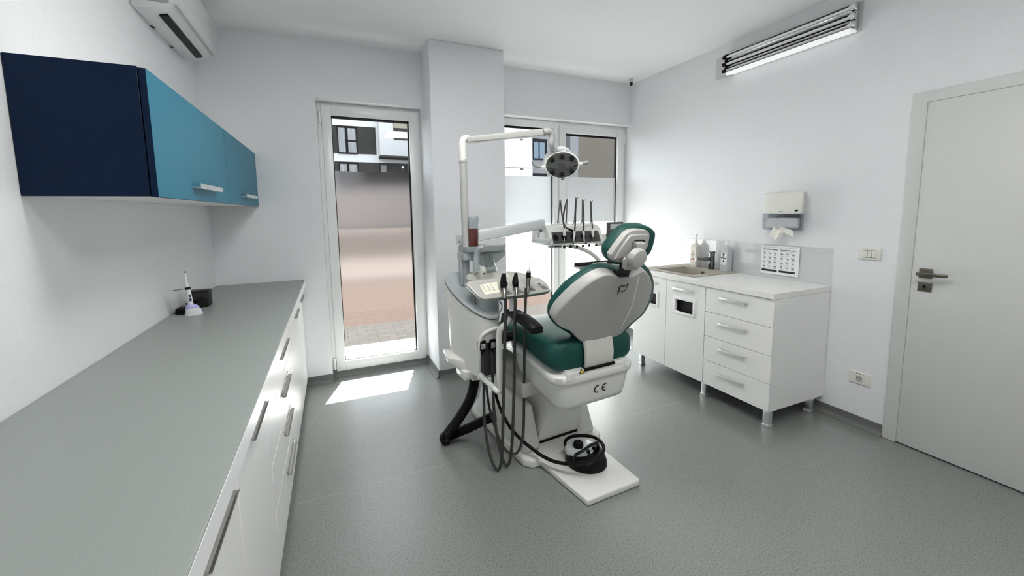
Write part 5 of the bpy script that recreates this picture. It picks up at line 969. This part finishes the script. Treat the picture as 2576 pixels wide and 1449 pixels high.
g = G(); g.box(oX(4.12), oX(6.6), YO - 1.33, YO - 1.29, oz(6.30), oz(7.7)); op = obj('balcony_opening', g, 'facade_grey', bay); g = G(); g.box(oX(4.13), oX(6.6), YO - 1.36, YO - 1.32, oz(7.08), oz(7.42)); obj('balcony_blind', g, 'facade_cream', bay, 'cream balcony strip')
wb = thing('apartment_building', 'tall white building with a narrow dark window column behind the operating lamp', 'building', (13, 29, 0))
g = G(); g.box(9.6, 12.055, 24, 34, -.1, 16); obj('facade', g, 'facade_white', wb)
g = G(); g.box(12.055, 13.6, 24.15, 34, -.1, 16); obj('dark_facade', g, 'facade_mid', wb)
g = G(); g.box(9.6, 12.06, 23.985, 24.0, 4.165, 4.195); obj('facade_joint', g, 'facade_mid', wb)
for z in (5.94, 4.11):
    for x in (11.22, 11.34):
        obj('vent', G().box(x - .04, x + .04, 23.96, 24.0, z - .05, z + .05), 'ink', wb)
for z0 in (4.75, 2.55):
    g = G(); g.box(12.10, 13.15, 24.08, 24.14, z0, z0 + 1.33); wn = obj('window', g, 'window_dark', wb)
    for x0, x1 in ((12.18, 12.52), (12.62, 12.98)):
        g = G(); g.box(x0, x1, 24.05, 24.09, z0 + .08, z0 + 1.10); obj('pane', g, 'window_blue', wn)
gb = thing('brown_building', 'dull brown rendered building wall in the right-hand window', 'building', (22, 24, 0))
g = G(); g.box(15.54, 34, 23.98, 40, -.1, 16); obj('facade', g, 'facade_brown', gb)
g = G(); g.box(14.9, 15.54, 24.0, 40, -.1, 16); obj('corner_strip', g, 'facade_mid', gb, 'grey corner strip')
db = thing('distant_building', 'sliver of a pale far building between window frame and grey strip', 'building', (20, 50, 0))
g = G(); g.box(13.6, 40, 46, 55, -.1, 14); obj('facade', g, 'facade_white2', db)
for z in (4.0, 7.0, 9.6):
    g = G(); g.box(26.3, 27.9, 45.9, 46.0, z, z + 1.6); obj('window', g, 'window_blue', db)

# ================================================================== LIGHT, CAMERA
def sun_dir(v):
    return Vector(v).to_track_quat('-Z', 'Y').to_euler()
sl = bpy.data.lights.new('sun', 'SUN'); sl.energy = SUN_E; sl.angle = math.radians(.55); sl.color = (1, .98, .95)
so_ = bpy.data.objects.new('sun', sl); COL.objects.link(so_); so_.rotation_euler = sun_dir((-.31, -1.0, -1.0)); so_.location = (6, 18, 18)
w = bpy.data.worlds.new('sky'); SC.world = w; w.use_nodes = True; nt = w.node_tree; bg = nt.nodes['Background']
bg.inputs[0].default_value = (.86, .94, 1.0, 1); bg.inputs[1].default_value = SKY_E

cam = bpy.data.cameras.new('camera'); co = bpy.data.objects.new('camera', cam); COL.objects.link(co); SC.camera = co
cam.sensor_fit = 'HORIZONTAL'; cam.sensor_width = 36.0
cam.lens = 1025.6282 / 2576 * 36.0
cam.shift_x = (1288 - 1293.425) / 2576; cam.shift_y = (644.7034 - 724.5) / 2576
cam.clip_start = .02; cam.clip_end = 300
RW = ((0.9130224832, -0.4077283322, -0.0121471055), (0.0560545942, 0.0959148220, 0.9938099564), (0.4040393886, 0.9080517353, -0.1104274352))
r0, r1, r2 = (Vector(r) for r in RW)
Mc = Matrix((r0, r1, -r2)).transposed().to_4x4(); Mc.translation = (0, 0, 1.45); co.matrix_world = Mc

SC.view_settings.view_transform = 'Standard'; SC.view_settings.look = 'None'; SC.view_settings.gamma = 1; SC.view_settings.use_curve_mapping = False
SC.view_settings.exposure = EXPO
cy = SC.cycles
cy.max_bounces = 10; cy.diffuse_bounces = 6; cy.glossy_bounces = 4; cy.transmission_bounces = 6; cy.transparent_max_bounces = 24
cy.caustics_reflective = False; cy.caustics_refractive = False; cy.blur_glossy = 1.0; cy.sample_clamp_indirect = 6.0
cy.use_denoising = True; cy.use_adaptive_sampling = True; cy.adaptive_threshold = .02
